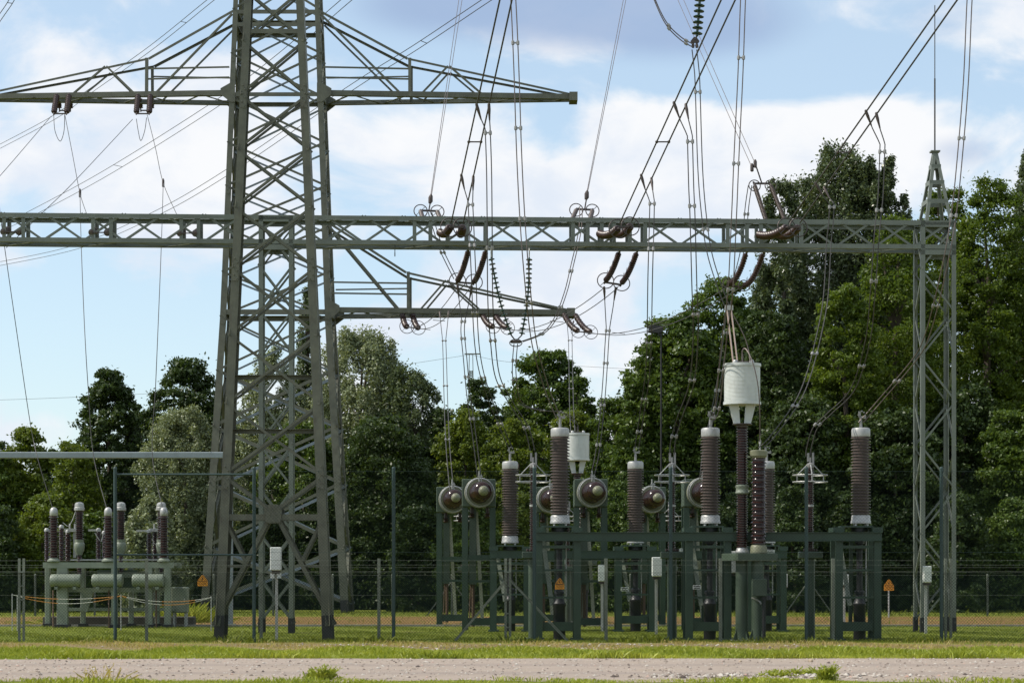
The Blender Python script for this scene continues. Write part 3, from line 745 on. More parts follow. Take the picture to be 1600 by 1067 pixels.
dup(b0, G(fa[2] + 4, YA + .42, 2.81), 'large ribbed brown bushing with silver cap, rightmost, nearest the right gantry column')
SB = .985
dup(b0, G(fb[0], YB + .42, 2.45), 'ribbed brown bushing on the rear frame, leftmost, right of the round bushings', scale=SB)
dup(b0, G(fb[1], YB + .42, 2.45), 'ribbed brown bushing on the rear frame, middle one, below the crossing wires', scale=SB)
dup(b0, G(fb[2], YB + .42, 2.45), 'ribbed brown bushing on the rear frame, almost hidden behind the thin dark insulators', scale=SB)
def cable(c, zt, label):
    t = thing('ground_cable', c, label, 'cable', 'black cables under the bushings')
    mb = MB(); mb.lathe([(.15, -.3), (.15, .82), (.165, .84), (.165, .9), (.14, .93), (.1, 1.05), (.1, 1.12), (.13, 1.13), (.13, 1.2), (.1, 1.22)], c, n=20); mb.build('protective_sleeve', M['black'], t)
    mb = MB(); mb.lathe([(.075, 1.1), (.075, zt - .42), (.12, zt - .4), (.13, zt - .15), (.2, zt - .1), (.2, zt)], c, n=20); mb.build('sheath', M['black'], t)
    mb = MB(); mb.tube([c + V((.17, .05, .95)), c + V((.17, .05, zt - .3))], .018, 6); mb.build('earth_rod', M['galv'], t)
    for z in (1.72, zt - .5):
        mb = MB(); mb.box(c + V((0, -.02, z)), (.26, .22, .07)); mb.build('clamp', M['bitumen'], t)
    return t
ca = cable(G(fa[0] + 2, YA + .42), 2.77, 'black cable rising into the large bushing beside the orange warning sign')
dup(ca, G(fa[1] + 2, YA + .42), 'black cable rising into the large bushing left of the big white drum')
dup(ca, G(fa[2] + 2, YA + .42), 'black cable rising into the rightmost large bushing')
cb = cable(G(fb[0], YB + .42), 2.41, 'black cable rising into the leftmost rear bushing')
dup(cb, G(fb[1], YB + .42), 'black cable rising into the middle rear bushing')
dup(cb, G(fb[2], YB + .42), 'black cable rising into the rear bushing behind the thin dark insulators')

# ------------------------------------------------------------------ surge arresters with wire rings
def arrester(c, label, group='slim arresters with wire rings'):
    t = thing('surge_arrester', c, label, 'surge arrester', group)
    mb = MB(); mb.lathe([(.12, 0), (.118, 2.02)], c, n=18); mb.lathe([(.2, 0), (.2, .03)], c, n=18); mb.build('post', M['midgreen'], t)
    mb = MB(); mb.bbox(c + V((0, 0, 2.1)), (.56, .5, .17), 0, .015); mb.build('mounting_box', M['midgreen'], t)
    mb = MB()
    for i in range(8):
        a = R(45 * i + 20); q = c + V((.15 * math.cos(a), .15 * math.sin(a), 2.19)); mb.lathe([(.025, 0), (.035, .03), (.02, .07)], q, n=8)
    mb.lathe([(.12, 2.19), (.12, 2.22), (.085, 2.24), (.085, 2.27)], c, n=16); mb.build('base_spacers', M['porcr'], t)
    for a, b_ in ((2.27, 3.3), (3.37, 4.28)):
        mb = MB(); mb.lathe(shedprof(a, b_, 19, .06, .098, .085, .55), c, n=20); mb.build('insulator', M['porcd'], t)
    mb = MB(); mb.lathe([(.075, 3.3), (.09, 3.31), (.09, 3.36), (.075, 3.37)], c, n=16); mb.build('flange', M['galv'], t)
    mb = MB(); mb.lathe([(.08, 4.28), (.09, 4.3), (.09, 4.38), (.06, 4.4), (.03, 4.41), (.03, 4.55)], c, n=16); mb.box(c + V((-.05, 0, 4.55)), (.05, .05, .22)); mb.box(c + V((.07, 0, 4.52)), (.05, .05, .3)); mb.build('cap', M['clamp'], t)
    for z in (4.1, 3.93):
        mb = MB(); mb.torus(c + V((0, 0, z)), UP, .43, .016, 36, 6); mb.build('grading_ring', M['galv'], t)
    for i in range(4):
        a = R(90 * i); d = V((math.cos(a), math.sin(a), 0)); mb = MB(); mb.tube([c + d * .08 + V((0, 0, 4.36)), c + d * .33 + V((0, 0, 4.1)), c + d * .33 + V((0, 0, 3.93))], .014, 6); mb.tube([c + d * .33 + V((0, 0, 4.1)), c + d * .43 + V((0, 0, 4.1))], .012, 6); mb.build('ring_hanger', M['galv'], t)
    return t
ar = arrester(G(1050, 54.6), 'slim arrester with wire rings standing behind the fence post left of the second big bushing')
dup(ar, G(833, 54.6), 'slim arrester with wire rings standing left of the first big bushing')
dup(ar, G(1266, 54.6), 'slim arrester with wire rings, rightmost, between the big white drum and the last bushing')
for px, s_ in ((727, 'between the two round bushings farthest left'), (887, 'behind the first big bushing'), (1047, 'lower behind the middle fence post')):
    dup(ar, G(px, 71.5), 'small ringed arrester in the rear row, ' + s_, scale=.86)

# ------------------------------------------------------------------ round bushings pointing at the viewer on tall frames
def bell(c, label):
    t = thing('round_bushing_frame', c, label, 'switchgear', 'tall frames with round bushings')
    ZC = ZZ(770, 63.0); H = ZC - .42; hw = .40
    for sx in (-1, 1):
        for y in (0, .75):
            mb = MB(); mb.box(c + V((sx * hw, y, H / 2)), (.165, .14, H)); mb.build('leg', M['green'], t)
    for z, h in ((.25, .2), (1.42, .07), (2.1, .16)):
        mb = MB(); mb.box(c + V((0, .0, z)), (2 * hw - .17, .08, h)); mb.build('cross_bar', M['green'], t)
        mb = MB(); mb.box(c + V((0, .75, z)), (2 * hw - .17, .08, h)); mb.build('cross_bar', M['green'], t)
    mb = MB(); mb.bbox(c + V((0, .36, ZC)), (.97, .95, .80), 0, .02); mb.build('housing', M['midgreen'], t)
    mb = MB(); mb.bar(c + V((-.08, .5, H - .1)), c + V((.1, .45, .3)), .10, .016, (0, 1, .1)); mb.build('brace', M['cream'], t)
    mb = MB(); mb.box(c + V((-.18, .45, (H + 1.3) / 2)), (.2, .22, H - 1.35)); mb.build('drive_cover', M['midgreen'], t)
    mb = MB(); mb.tube([c + V((-.17, .45, .1)), c + V((-.17, .45, 1.35))], .05, 8); mb.tube([c + V((-.28, .45, .1)), c + V((-.24, .45, 1.35))], .02, 6); mb.build('drive_rod', M['rust'], t)
    o = c + V((.02, -.115, ZC)); ax = V((.13, -1, .02)).normalized()
    mb = MB(); mb.lathe([(.44, 0), (.44, .05), (.41, .07), (.36, .08)], o, ax, 32); mb.build('flange', M['olive'], t)
    mb = MB()
    for k, r in ((.12, .42), (.24, .40)): mb.torus(o + ax * k, ax, r, .016, 36, 6)
    mb.build('cable_loop', M['galv'], t)
    pr = [(.28, .05)]
    for k in range(9):
        z = .08 + k * .085; r = .31 - k * .005; pr += [(r - .05, z), (r, z + .03), (r - .003, z + .045), (r - .06, z + .075)]
    pr += [(.27, .86), (.23, .93), (.15, .97)]
    mb = MB(); mb.lathe(pr, o, ax, 32); mb.build('insulator', M['porcd'], t)
    mb = MB(); mb.lathe([(.12, .95), (.14, 1.0), (.145, 1.06), (.125, 1.13), (.08, 1.175), (.02, 1.19)], o, ax, 20); mb.build('end_cap', M['olive'], t)
    tp = c + V((.02, -.5, ZC + .32)); mb = MB(); mb.tube([tp, tp + V((0, 0, .3))], .02, 8); mb.tube([tp + V((.06, 0, -.02)), tp + V((.06, 0, .2))], .016, 8); mb.box(tp + V((.03, 0, .14)), (.14, .04, .03)); mb.build('terminal', M['galv'], t)
    for px in (-.2, .25):
        q = c + V((px, .3, H - .05)); mb = MB(); mb.lathe([(.05, .1), (.05, -.1), (.09, -.12), (.05, -.16), (.09, -.2), (.05, -.24)], q, n=12); mb.build('support_insulator', M['porcr'], t)
    return t
bl = bell(G(748, 63), 'green frame with round dark bushing facing front, second from left, taller than its left neighbour')
dup(bl, G(923, 63), 'green frame with round dark bushing facing front, right of the half hidden rear drum')
dup(bl, G(1094, 63), 'green frame with round dark bushing partly covered by the second big bushing')
dup(bl, G(706, 68.6), 'green frame with round dark bushing, leftmost and farther back')
dup(bl, G(858, 68.6), 'green frame with round dark bushing in the back row, half behind the first big bushing')
dup(bl, G(1016, 68.6), 'green frame with round dark bushing in the back row, behind the middle rear bushing')

# ------------------------------------------------------------------ line traps (white drums), voltage transformers, platforms
def platform(c, label):
    t = thing('equipment_platform', c, label, 'platform', 'green platforms on round posts')
    zt = ZZ(876, 53)
    for x, y in ((0, 0), (.37, -.12)):
        mb = MB(); q = c + V((x, y, 0)); mb.lathe([(.155, 0), (.15, zt)], q, n=24); p = mb.build('post', M['midgreen'], t)
        for i in range(4):
            a = R(90 * i + 30); d = V((math.cos(a), math.sin(a), 0)); n_ = d.cross(UP)
            mb = MB(); mb.prism([q + d * .14 + n_ * .006, q + d * .28 + n_ * .006, q + d * .14 + V((0, 0, .32)) + n_ * .006], -n_ * .012); mb.build('stiffener', M['midgreen'], p)
        mb = MB(); mb.box(q + V((0, 0, .012)), (.5, .5, .024)); mb.build('foot_plate', M['galv'], p)
    mb = MB(); mb.bbox(c + V((.19, 0, zt + .09)), (1.12, .8, .18), R(24), .012); mb.build('platform_box', M['midgreen'], t)
    mb = MB(); mb.bbox(c + V((.38, -.38, 1.30)), (.36, .2, .42), 0, .012); mb.build('terminal_box', M['midgreen'], t)
    mb = MB(); mb.tube([c + V((.5, -.36, 1.1)), c + V((.5, -.36, .0))], .045, 10); mb.lathe([(.08, 0), (.08, .1)], c + V((.5, -.36, 1.0)), n=12); mb.build('conduit', M['black'], t)
    mb = MB(); mb.tube([c + V((.2, -.3, 1.05)), c + V((.3, -.34, 1.02)), c + V((.4, -.38, .95)), c + V((.42, -.4, .9))], .02, 6); mb.build('conduit_elbow', M['galv'], t)
    return t
YT = 52.95; c0 = G(1159, YT); zt0 = ZZ(876, 53) + .18
plA = platform(c0, 'broad green platform box on two thick round posts carrying the thin dark insulators')
cr_ = G(893, 74); plB = dup(plA, cr_, 'green platform box on round posts at the back, behind the first big bushing')
def trap(c, zt, label):
    t = thing('line_trap', c + V((0, 0, zt)), label, 'line trap', 'white drums on dark insulators')
    b_ = c
    Z = lambda py: ZZ(py, YT)
    mb = MB(); mb.lathe([(.15, zt), (.17, zt + .02), (.17, zt + .05), (.14, zt + .1), (.13, zt + .14)], b_, n=24); mb.build('base_flange', M['alu'], t)
    zm0, zm1 = Z(772), Z(757); ztop = Z(668)
    for a, b2, n_ in ((zt + .14, zm0, 22), (zm1, ztop, 22)):
        mb = MB(); mb.lathe(shedprof(a, b2, n_, .105, .148, .14, .5), b_, n=24); mb.build('insulator', M['porcd'], t)
    mb = MB(); mb.lathe([(.13, zm0), (.165, zm0 + .03), (.165, zm0 + .06), (.15, zm0 + .08), (.15, zm1 - .08), (.165, zm1 - .06), (.165, zm1 - .02), (.13, zm1)], b_, n=24); mb.build('middle_flange', M['palegreen'], t)
    mb = MB(); mb.lathe([(.12, ztop), (.14, ztop + .02), (.14, ztop + .06), (.22, ztop + .065), (.24, ztop + .08), (.24, ztop + .1), (.1, ztop + .11)], b_, n=24); mb.build('top_flange', M['fitting'], t)
    z0, z1 = Z(663), Z(631)
    for s in (-1, 1):
        mb = MB(); mb.prism([b_ + V((s * .05, -.06, z0)), b_ + V((s * .20, -.06, z0)), b_ + V((s * .33, -.06, z1)), b_ + V((s * .09, -.06, z1))], (0, .12, 0)); mb.build('strut', M['drum'], t)
    zb, zc = Z(632), Z(568); r = .435
    pr = [(.2, zb), (r + .025, zb), (r + .025, zb + .07), (r, zb + .075)]
    n_ = 26
    for k in range(n_):
        za = zb + .08 + (zc - zb - .15) * k / n_; h = (zc - zb - .15) / n_; pr += [(r, za + h * .1), (r + .004, za + h * .3), (r + .004, za + h * .8), (r, za + h * .98)]
    pr += [(r, zc - .075), (r + .025, zc - .07), (r + .025, zc), (.2, zc + .005)]
    mb = MB(); mb.lathe(pr, b_, n=48); d_ = mb.build('drum', M['drum'], t)
    mb = MB(); mb.box(b_ + V((.04, -.06, zc + .035)), (.32, .1, .06)); mb.box(b_ + V((0, -.06, zc + .14)), (.04, .04, .22)); mb.build('terminal_bar', M['fitting'], t)
    for x in (.22, -.18): mb = MB(); mb.lathe([(.06, 0), (.06, .06), (.04, .09), (.01, .1)], b_ + V((x, -.1, zc)), n=12); mb.build('bolt_cap', M['alu'], t)
    return t
tA = trap(c0 + V((.02, .1, 0)), zt0, 'big white ribbed drum on legs atop a tall thin dark insulator')
dup(tA, cr_ + V((.20, .1, zt0)), 'white drum farther back, half hidden behind the first big bushing', scale=.93)
def vt(c, zt, label):
    t = thing('voltage_transformer', c + V((0, 0, zt)), label, 'transformer', 'dark insulators with olive caps')
    mb = MB(); mb.lathe([(.19, zt), (.21, zt + .01), (.2, zt + .16), (.18, zt + .2), (.16, zt + .21)], c, n=24); mb.build('base', M['olive'], t)
    ztp = ZZ(716, YT)
    mb = MB(); mb.lathe(shedprof(zt + .21, ztp, 26, .15, .195, .175, .5), c, n=28); mb.build('insulator', M['porcd'], t)
    mb = MB(); mb.lathe([(.17, ztp), (.18, ztp + .03), (.205, ztp + .05), (.215, ztp + .17), (.19, ztp + .19), (.05, ztp + .2)], c, n=28); mb.build('cap', M['olive'], t)
    mb = MB(); mb.lathe([(.02, ztp + .19), (.02, ztp + .34), (.03, ztp + .35), (.03, ztp + .42), (.012, ztp + .43), (.012, ztp + .6)], c + V((.03, 0, 0)), n=10); mb.build('terminal', M['galv'], t)
    return t
vA = vt(c0 + V((.40, -.12, 0)), zt0, 'thick dark glossy insulator with olive cap beside the tall insulator of the big drum')
v2 = dup(vA, cr_ + V((.36, -.25, zt0)), 'dark insulator with olive cap at the back, right of the first big bushing', scale=.95)

# ------------------------------------------------------------------ pale green switchgear on the left
YS = 66.0
S = lambda px, py, dy=0: P(px, py, YS + dy)
sw = thing('outdoor_switchgear', G(168, YS), 'pale green three phase switchgear bench with brown insulators and horizontal tanks on the left lawn', 'switchgear')
zt_ = ZZ(878, YS); zb_ = ZZ(886, YS)
def wbox(mb, x0, x1, y0, y1, Ya, Yb):
    a = P(x0, y1, YS); b_ = P(x1, y0, YS); mb.box(((a.x + b_.x) / 2, (Ya + Yb) / 2, (a.z + b_.z) / 2), (b_.x - a.x, Yb - Ya, b_.z - a.z)); return mb
for ya, yb in ((YS, YS + .14), (YS + 1.5, YS + 1.64)):
    mb = MB(); wbox(mb, 67, 271, 878, 887, ya, yb); mb.build('bench_beam', M['palegreen'], sw)
for px in (74, 98, 170, 182, 235, 262):
    mb = MB(); x = G(px, YS).x; mb.box((x, YS + .82, zt_ - .06), (.14, 1.36, .1)); mb.build('cross_beam', M['palegreen'], sw)
for px, wd, dy in ((98, 17, .1), (179, 9, .1), (234, 9, .1), (262, 10, .1), (75, 8, 1.55), (130, 7, 1.55), (205, 7, 1.55), (246, 7, 1.55)):
    c = G(px, YS + dy); w_ = wd * YS / F; mb = MB(); mb.bbox(c + V((0, 0, zb_ / 2)), (w_, .2, zb_), 0, .015); l_ = mb.build('leg', M['palegreen'], sw)
    mb = MB(); mb.box(c + V((0, 0, .05)), (w_ + .12, .34, .1)); mb.build('foot', M['bitumen'], l_)
for (x0, x1, y0, y1, dy) in ((88, 262, 918, 925, .35), (80, 262, 950, 955, 1.2), (150, 262, 895, 902, .5)):
    mb = MB(); wbox(mb, x0, x1, y0, y1, YS + dy, YS + dy + .1); mb.build('rail', M['palegreen'], sw)
for x0, x1 in ((79, 127), (144, 192), (207, 256)):
    a = S(x0, 906.5, -.12); b_ = S(x1, 906.5, -.12); Lh = (b_ - a).length; r = .195
    mb = MB(); mb.lathe([(r * .7, 0), (r * .93, .015), (r, .05), (r, .2), (r * 1.03, .205), (r * 1.03, .23), (r, .235), (r, Lh - .2), (r * 1.03, Lh - .195), (r * 1.03, Lh - .17), (r, Lh - .165), (r, Lh - .05), (r * .93, Lh - .015), (r * .7, Lh)], a, (1, 0, 0), 28); k_ = mb.build('tank', M['palegreen'], sw)
    for f in (.2, .8): mb = MB(); mb.box(a.lerp(b_, f) + V((0, .02, -.23)), (.1, .3, .08)); mb.build('saddle', M['palegreen'], k_)
def ins(px, ya, yb, w_, dy, n_, mt='porcd'):
    c = S(px, yb, dy); h = (yb - ya) * YS / F; r = w_ / 2 * YS / F
    mb = MB(); mb.lathe(shedprof(0, h, n_, r * .62, r, r * .86, .5), c, n=20); return mb.build('insulator', M[mt], sw)
def lat(name, px, yb, prof, dy, mt):
    c = S(px, yb, dy); k = YS / F; mb = MB(); mb.lathe([(r * k, -z * k) for r, z in prof], c, n=20); return mb.build(name, M[mt], sw)
for px in (84, 169, 256):
    ins(px, 806, 872, 15.5, .05, 17)
    lat('base_flange', px, 877, [(10, 0), (10, -2), (7.5, -4), (6, -6)], .05, 'palegreen')
    lat('dome_cap', px, 806, [(5.5, 0), (6.2, -1), (6.2, -7), (5.4, -10.5), (3.4, -13), (.5, -14)], .05, 'alu')
for px in (124, 189, 252):
    ins(px, 798, 843, 15, .75, 14); ins(px, 866, 898, 9, .75, 8)
    lat('top_cap', px, 798, [(7, 0), (8.2, -1), (8.2, -5), (7.2, -6), (7.4, -9), (6.5, -12), (4, -13.5), (.5, -14)], .75, 'alu')
    lat('middle_housing', px, 867, [(4.5, 0), (6, -4), (7, -6), (8.4, -12), (8.4, -18), (7, -20), (7.4, -24), (6, -25)], .75, 'palegreen')
for px, ya, w_, dy in ((73, 830, 8.5, 1.1), (96, 825, 9.5, .4), (106, 832, 11, 1.1), (154, 830, 9, 1.0), (163, 834, 8, 1.3), (233, 832, 9, .9), (242, 830, 9, 1.2)):
    ins(px, ya, 877, w_, dy, 14); lat('cap', px, ya, [(4, 0), (4, -3), (2.5, -5), (.5, -5.5)], dy, 'galv')
for px in (114, 246): mb = MB(); c = S(px, 828, 1.15); mb.box(c, (.5, .2, .1)); mb.tube([c + V((-.1, 0, 0)), c + V((-.1, 0, .2))], .03, 6); mb.tube([c + V((.06, 0, 0)), c + V((.06, 0, .2))], .03, 6); mb.box(c + V((.05, .03, -.45)), (.08, .08, .8)); mb.build('contact_arm', M['galv'], sw)
mb = MB(); c = S(147, 828, 1.0); mb.box(c, (.35, .08, .06)); mb.build('contact_arm', M['galv'], sw)
mb = MB(); c = S(222, 829, 1.0); mb.box(c, (.35, .08, .06)); mb.build('contact_arm', M['galv'], sw)
for a, b_, c_ in (((98, 816), (108, 822), (119, 796)), ((148, 832), (158, 846), (166, 812)), ((237, 842), (243, 850), (252, 846))):
    mb = MB(); pts = [S(*a, .6), S(*b_, .6), S(*c_, .7)]; mb.tube([pts[0], (pts[0] + pts[1] * 2) / 3 - V((0, 0, .03)), pts[1], pts[1].lerp(pts[2], .5) - V((0, 0, .06)), pts[2]], .012, 5); mb.build('jumper', M['galv'], sw)
for px in (83, 170, 244): mb = MB(); mb.tube([S(px, 985, -.2), S(px, 922, .1)], .025, 6); mb.build('earth_rod', M['rust'], sw)
mb = MB(); mb.prism([S(130, 955, .9), S(136, 955, .9), S(146, 925, .9), S(131, 925, .9)], (0, .1, 0)); mb.build('gusset_plate', M['palegreen'], sw)
mb = MB(); wbox(mb, 143, 206, 890, 918, YS + .9, YS + 1.3); mb.build('drive_box', M['midgreen'], sw)
mb = MB(); wbox(mb, 103, 250, 873, 875, YS + .7, YS + .74); mb.build('handrail', M['galv'], sw)
# control cabinet and plinth
cb_ = thing('control_cabinet', G(280, 67.6), 'pale green control cabinet at the right end of the switchgear bench', 'cabinet')
a = P(268, 957, 67.4); b_ = P(292, 917, 67.4)
mb = MB(); mb.bbox(((a.x + b_.x) / 2, 67.65, (a.z + b_.z) / 2), (b_.x - a.x, .5, b_.z - a.z), 0, .02); mb.build('body', M['palegreen'], cb_)
mb = MB(); mb.box(((a.x + b_.x) / 2, 67.39, (a.z + b_.z) / 2), (b_.x - a.x - .06, .02, b_.z - a.z - .08)); d_ = mb.build('door', M['palegreen'], cb_)
mb = MB(); mb.box((b_.x - .07, 67.37, (a.z + b_.z) / 2), (.025, .03, .12)); mb.build('handle', M['galv'], d_)
for sx in (a.x + .06, b_.x - .06): mb = MB(); mb.box((sx, 67.65, a.z / 2), (.07, .3, a.z)); mb.build('leg', M['galv'], cb_)
mb = MB(); a = P(67, 978, 68); b_ = P(303, 967, 68); mb.bbox(((a.x + b_.x) / 2, 68.2, .14), (b_.x - a.x, .5, .32), 0, .02)
tag(mb.build('plinth', M['plinth']), 'low dark stained concrete plinth behind the legs of the pale green switchgear', 'plinth')

# ------------------------------------------------------------------ white boxes on posts
def wbp(px, x0, x1, ya, yb, Y, label, grp='white boxes on thin posts'):
    t = thing('junction_box', G(px, Y), label, 'junction box', grp)
    a = P(x0, yb, Y); b_ = P(x1, ya, Y); c = (a + b_) / 2
    mb = MB(); mb.bbox(c + V((0, .1, 0)), (b_.x - a.x, .22, b_.z - a.z), 0, .015); bx = mb.build('box', M['white'], t)
    mb = MB(); mb.box(c + V((0, -.016, 0)), (b_.x - a.x - .03, .014, b_.z - a.z - .04)); mb.build('lid', M['white'], bx)
    mb = MB(); mb.ang((c.x - .035, Y + .23, 0), (c.x - .035, Y + .23, b_.z - .1), .07, (1, 0, 0), (0, 1, 0), .01); mb.build('post', M['galv'], t)
    mb = MB(); mb.box((c.x, Y + .12, a.z - .035), (.2, .14, .07)); mb.build('cable_entry', M['fitting'], t)
    return t, a.z, c
t, z, c = wbp(430, 422, 439, 854.5, 891, 52.6, 'tall white box on a post in front of the foot of the narrow lattice tower')
for sx in (-.085, .075):
    mb = MB(); mb.box((c.x + sx, 52.72, z - .12), (.1, .1, .13)); mb.build('socket', M['white'], t)
wbp(941, 935, 948, 882, 908, 61.0, 'white box on a post beside a thin fence post, right of the first big trestle')
wbp(1026, 1019, 1034, 870, 900.5, 57.5, 'white box on a post between the middle rear bushing and the ringed arrester')
wbp(1141, 1132, 1150, 861, 895, 55.0, 'white box on a post half hidden behind the green platform of the big drum')
wbp(1224, 1219, 1230.5, 896, 917.5, 74, 'small white box on a thin post far back right of the platform posts')
wbp(1321, 1316, 1326, 897, 914, 72, 'small white box seen between the legs of the rightmost front trestle')
wbp(1450, 1443.5, 1455.5, 884, 910, 59.3, 'white box on a post inside the foot of the right gantry column')

# ------------------------------------------------------------------ warning signs
def sign(px, py, w_, h_, Y, label, post=None, part=None):
    c = P(px, py, Y); k = Y / F; w2 = w_ * k / 2; h2 = h_ * k / 2
    t = thing('warning_sign', (c.x, Y, post if post is not None else c.z - h2), label, 'warning sign', 'orange warning signs')
    pts = [(-1, -1), (1, -1), (1, -.1), (.18, .93), (.0, 1), (-.18, .93), (-1, -.1)]
    mb = MB(); mb.prism([c + V((a * w2, 0, b * h2)) for a, b in pts], (0, .012, 0)); bd = mb.build('board', M['orange'], t)
    mb = MB()
    for p, q in (((-1, -.17), (1, -.17)), ((-.8, -.08), (0, .86)), ((.8, -.08), (0, .86)), ((-.8, -.08), (.8, -.08))): mb.bar(c + V((p[0] * w2, -.004, p[1] * h2)), c + V((q[0] * w2, -.004, q[1] * h2)), .008, .010, (0, 0, 1) if p[1] == q[1] else (1, 0, 0))
    mb.build('border', M['ink'], bd)
    bolt = [(.06, .66), (-.2, .22), (-.02, .26), (-.16, -.02), (.2, .34), (.03, .31)]
    mb = MB(); mb.prism([c + V((a * w2, -.012, b * h2)) for a, b in bolt], (0, .01, 0)); mb.build('lightning_symbol', M['ink'], bd)
    mb = MB()
    for z, s_ in ((-.42, .7), (-.7, .78)):
        x = -s_
        rg = random.Random(int(px))
        while x < s_:
            l_ = rg.uniform(.09, .26); mb.box(c + V(((x + l_ / 2) * w2, -.006, z * h2)), (l_ * w2 * .8, .008, .09 * h2)); x += l_ + .06
    mb.build('lettering', M['ink'], bd)
    if post is not None:
        mb = MB(); mb.tube([(c.x, Y + .05, 0), (c.x, Y + .05, c.z + h2 * .4)], .03, 8); mb.build('post', M['galv'], t)
    return t
sign(316.5, 906.5, 16, 17.5, 91.7, 'orange warning sign fixed to the left foot of the large pylon')
sign(874.5, 911.5, 14.5, 17.5, 53.15, 'orange warning sign hanging before the black cable under the first big bushing')
sign(1389, 913.5, 15.5, 17.5, 82, 'orange warning sign on its own thin post right of the last trestle', post=0)
# ------------------------------------------------------------------ fences
def mesh_panel(mb, x0, x1, Y, z0, z1, sp, r):
    "chain link: two families of slanting wires in one plane, three-sided wires"
    h = z1 - z0
    n = int((x1 - x0 + h) / sp)
    for s in (1, -1):
        for i in range(n + 1):
            a = x0 - h + i * sp; lo, hi = a, a + h            # slanting line from z0 to z1
            ta = max(0, (x0 - lo) / h); tb = min(1, (x1 - lo) / h)
            if tb <= ta: continue
            xa, xb = lo + ta * h, lo + tb * h; za, zb = z0 + ta * h, z0 + tb * h
            if s < 0: za, zb = z1 - (za - z0), z1 - (zb - z0)
            d = V((xb - xa, 0, zb - za)).normalized(); e = V((-d.z, 0, d.x)); yo = .003 * s
            vs = []
            for X, Z in ((xa, za), (xb, zb)):
                p = V((X, Y + yo, Z)); vs += [p + e * r, p - e * r * .5 + V((0, .87 * r, 0)), p - e * r * .5 - V((0, .87 * r, 0))]
            mb.add(vs, [(0, 1, 4, 3), (1, 2, 5, 4), (2, 0, 3, 5)])
YF1, YF2, YF3 = 51.75, 52.05, 85.0
tf = thing('tall_fence', G(830, YF1), 'tall dark blue green wire mesh fence with slender posts running across the front', 'fence', 'wire mesh fences')
zt1 = ZZ(733, YF1)
for px in (180, 397, 615, 835, 1048, 1260, 1471):
    mb = MB(); c = G(px, YF1); mb.lathe([(.042, -.1), (.042, zt1), (.046, zt1), (.046, zt1 + .03), (.02, zt1 + .06)], c, n=14); mb.build('post', M['fpost'], tf)
for py in (741, 866.5):
    mb = MB(); z = ZZ(py, YF1); mb.tube([G(180, YF1, z), G(397, YF1, z)], .024, 8); mb.build('rail', M['fpost'], tf)
mb = MB(); mesh_panel(mb, G(397, YF1).x, 13.6, YF1 - .05, .03, zt1 - .06, .078, .0016); mb.build('wire_mesh', M['mesh'], tf)
mb = MB(); mesh_panel(mb, G(180, YF1).x, G(397, YF1).x, YF1 - .05, .03, zt1 - .12, .078, .0012); mb.build('wire_mesh', M['mesh'], tf)
for z in (zt1 - .05, zt1 * .52):
    mb = MB(); mb.tube([G(397, YF1, z) + V((0, -.05, 0)), V((13.6, YF1 - .05, z))], .004, 4); mb.build('tension_wire', M['fpost'], tf)
lf = thing('low_fence', G(592, YF2), 'lower grey green chain link fence topped with barbed wire along the front', 'fence', 'wire mesh fences')
zt2 = ZZ(872, YF2)
def lpost(px, w_=.075, dy=0, h=zt2, dbl=False):
    c = G(px, YF2 + dy); mb = MB(); mb.ang(c + V((-w_ / 2, 0, -.1)), c + V((-w_ / 2, 0, h)), w_, (1, 0, 0), (0, 1, 0), .012); mb.build('post', M['lpost'], lf)
for px in (229, 408, 592, 947, 1126, 1302): lpost(px)
for px in (30, 37, 790, 797, 1478, 1486): lpost(px, .06)
for px, q, h in ((794, 712, .62), (794, 886, .62)):
    mb = MB(); mb.ang(G(px, YF2, zt2 * h + .25) + V((0, .05, 0)), G(q, YF2, 0) + V((0, .05, 0)), .06, (0, 0, 1), (0, 1, 0)); mb.build('strut', M['lpost'], lf)
for k in range(5):
    mb = MB(); z = .35 + k * .33; mb.box(G(33.5, YF2, z), (.16, .03, .03)); mb.build('tie_plate', M['lpost'], lf)
    mb = MB(); mb.box(G(793.5, YF2, z), (.16, .03, .03)); mb.build('tie_plate', M['lpost'], lf)
zm = ZZ(894, YF2)
mb = MB(); mesh_panel(mb, -13.6, 13.6, YF2 - .03, .03, zm, .074, .0025); mb.build('wire_mesh', M['mesh'], lf)
for z in (zt2 - .05, zt2 - .16, zm):
    mb = MB(); x = -13.6; pts = []
    rg = random.Random(int(z * 100))
    while x < 13.6: pts.append((x, YF2 - .03, z + rg.uniform(-.006, .006))); x += .9
    mb.tube(pts, .004, 4)
    if z > zm + .01:
        x = -13.5
        while x < 13.5: mb.bar((x, YF2 - .03, z - .02), (x + .012, YF2 - .03, z + .02), .004, .004); x += .14
    mb.build('barbed_wire' if z > zm + .01 else 'tension_wire', M['lpost'], lf)
rf = thing('rear_fence', G(668, YF3), 'low dark mesh fence far back along the foot of the trees', 'fence', 'wire mesh fences')
zt3 = ZZ(897, YF3)
for i, px in enumerate(range(-55, 1660, 93)):
    c = G(px + 17, YF3); mb = MB(); mb.lathe([(.04, 0), (.04, zt3), (.01, zt3 + .02)], c, n=10); mb.build('post', M['lpost'], rf)
    if px in (596 + 55 - 0,) or i in (8, 14):
        for s in (-1, 1): mb = MB(); mb.tube([c + V((0, .02, zt3 - .25)), c + V((s * .98, .02, 0))], .025, 6); mb.build('strut', M['lpost'], rf)
mb = MB(); mesh_panel(mb, G(-60, YF3).x, G(1660, YF3).x, YF3 - .06, .02, zt3 - .05, .08, .004); mb.build('wire_mesh', M['rmesh'], rf)
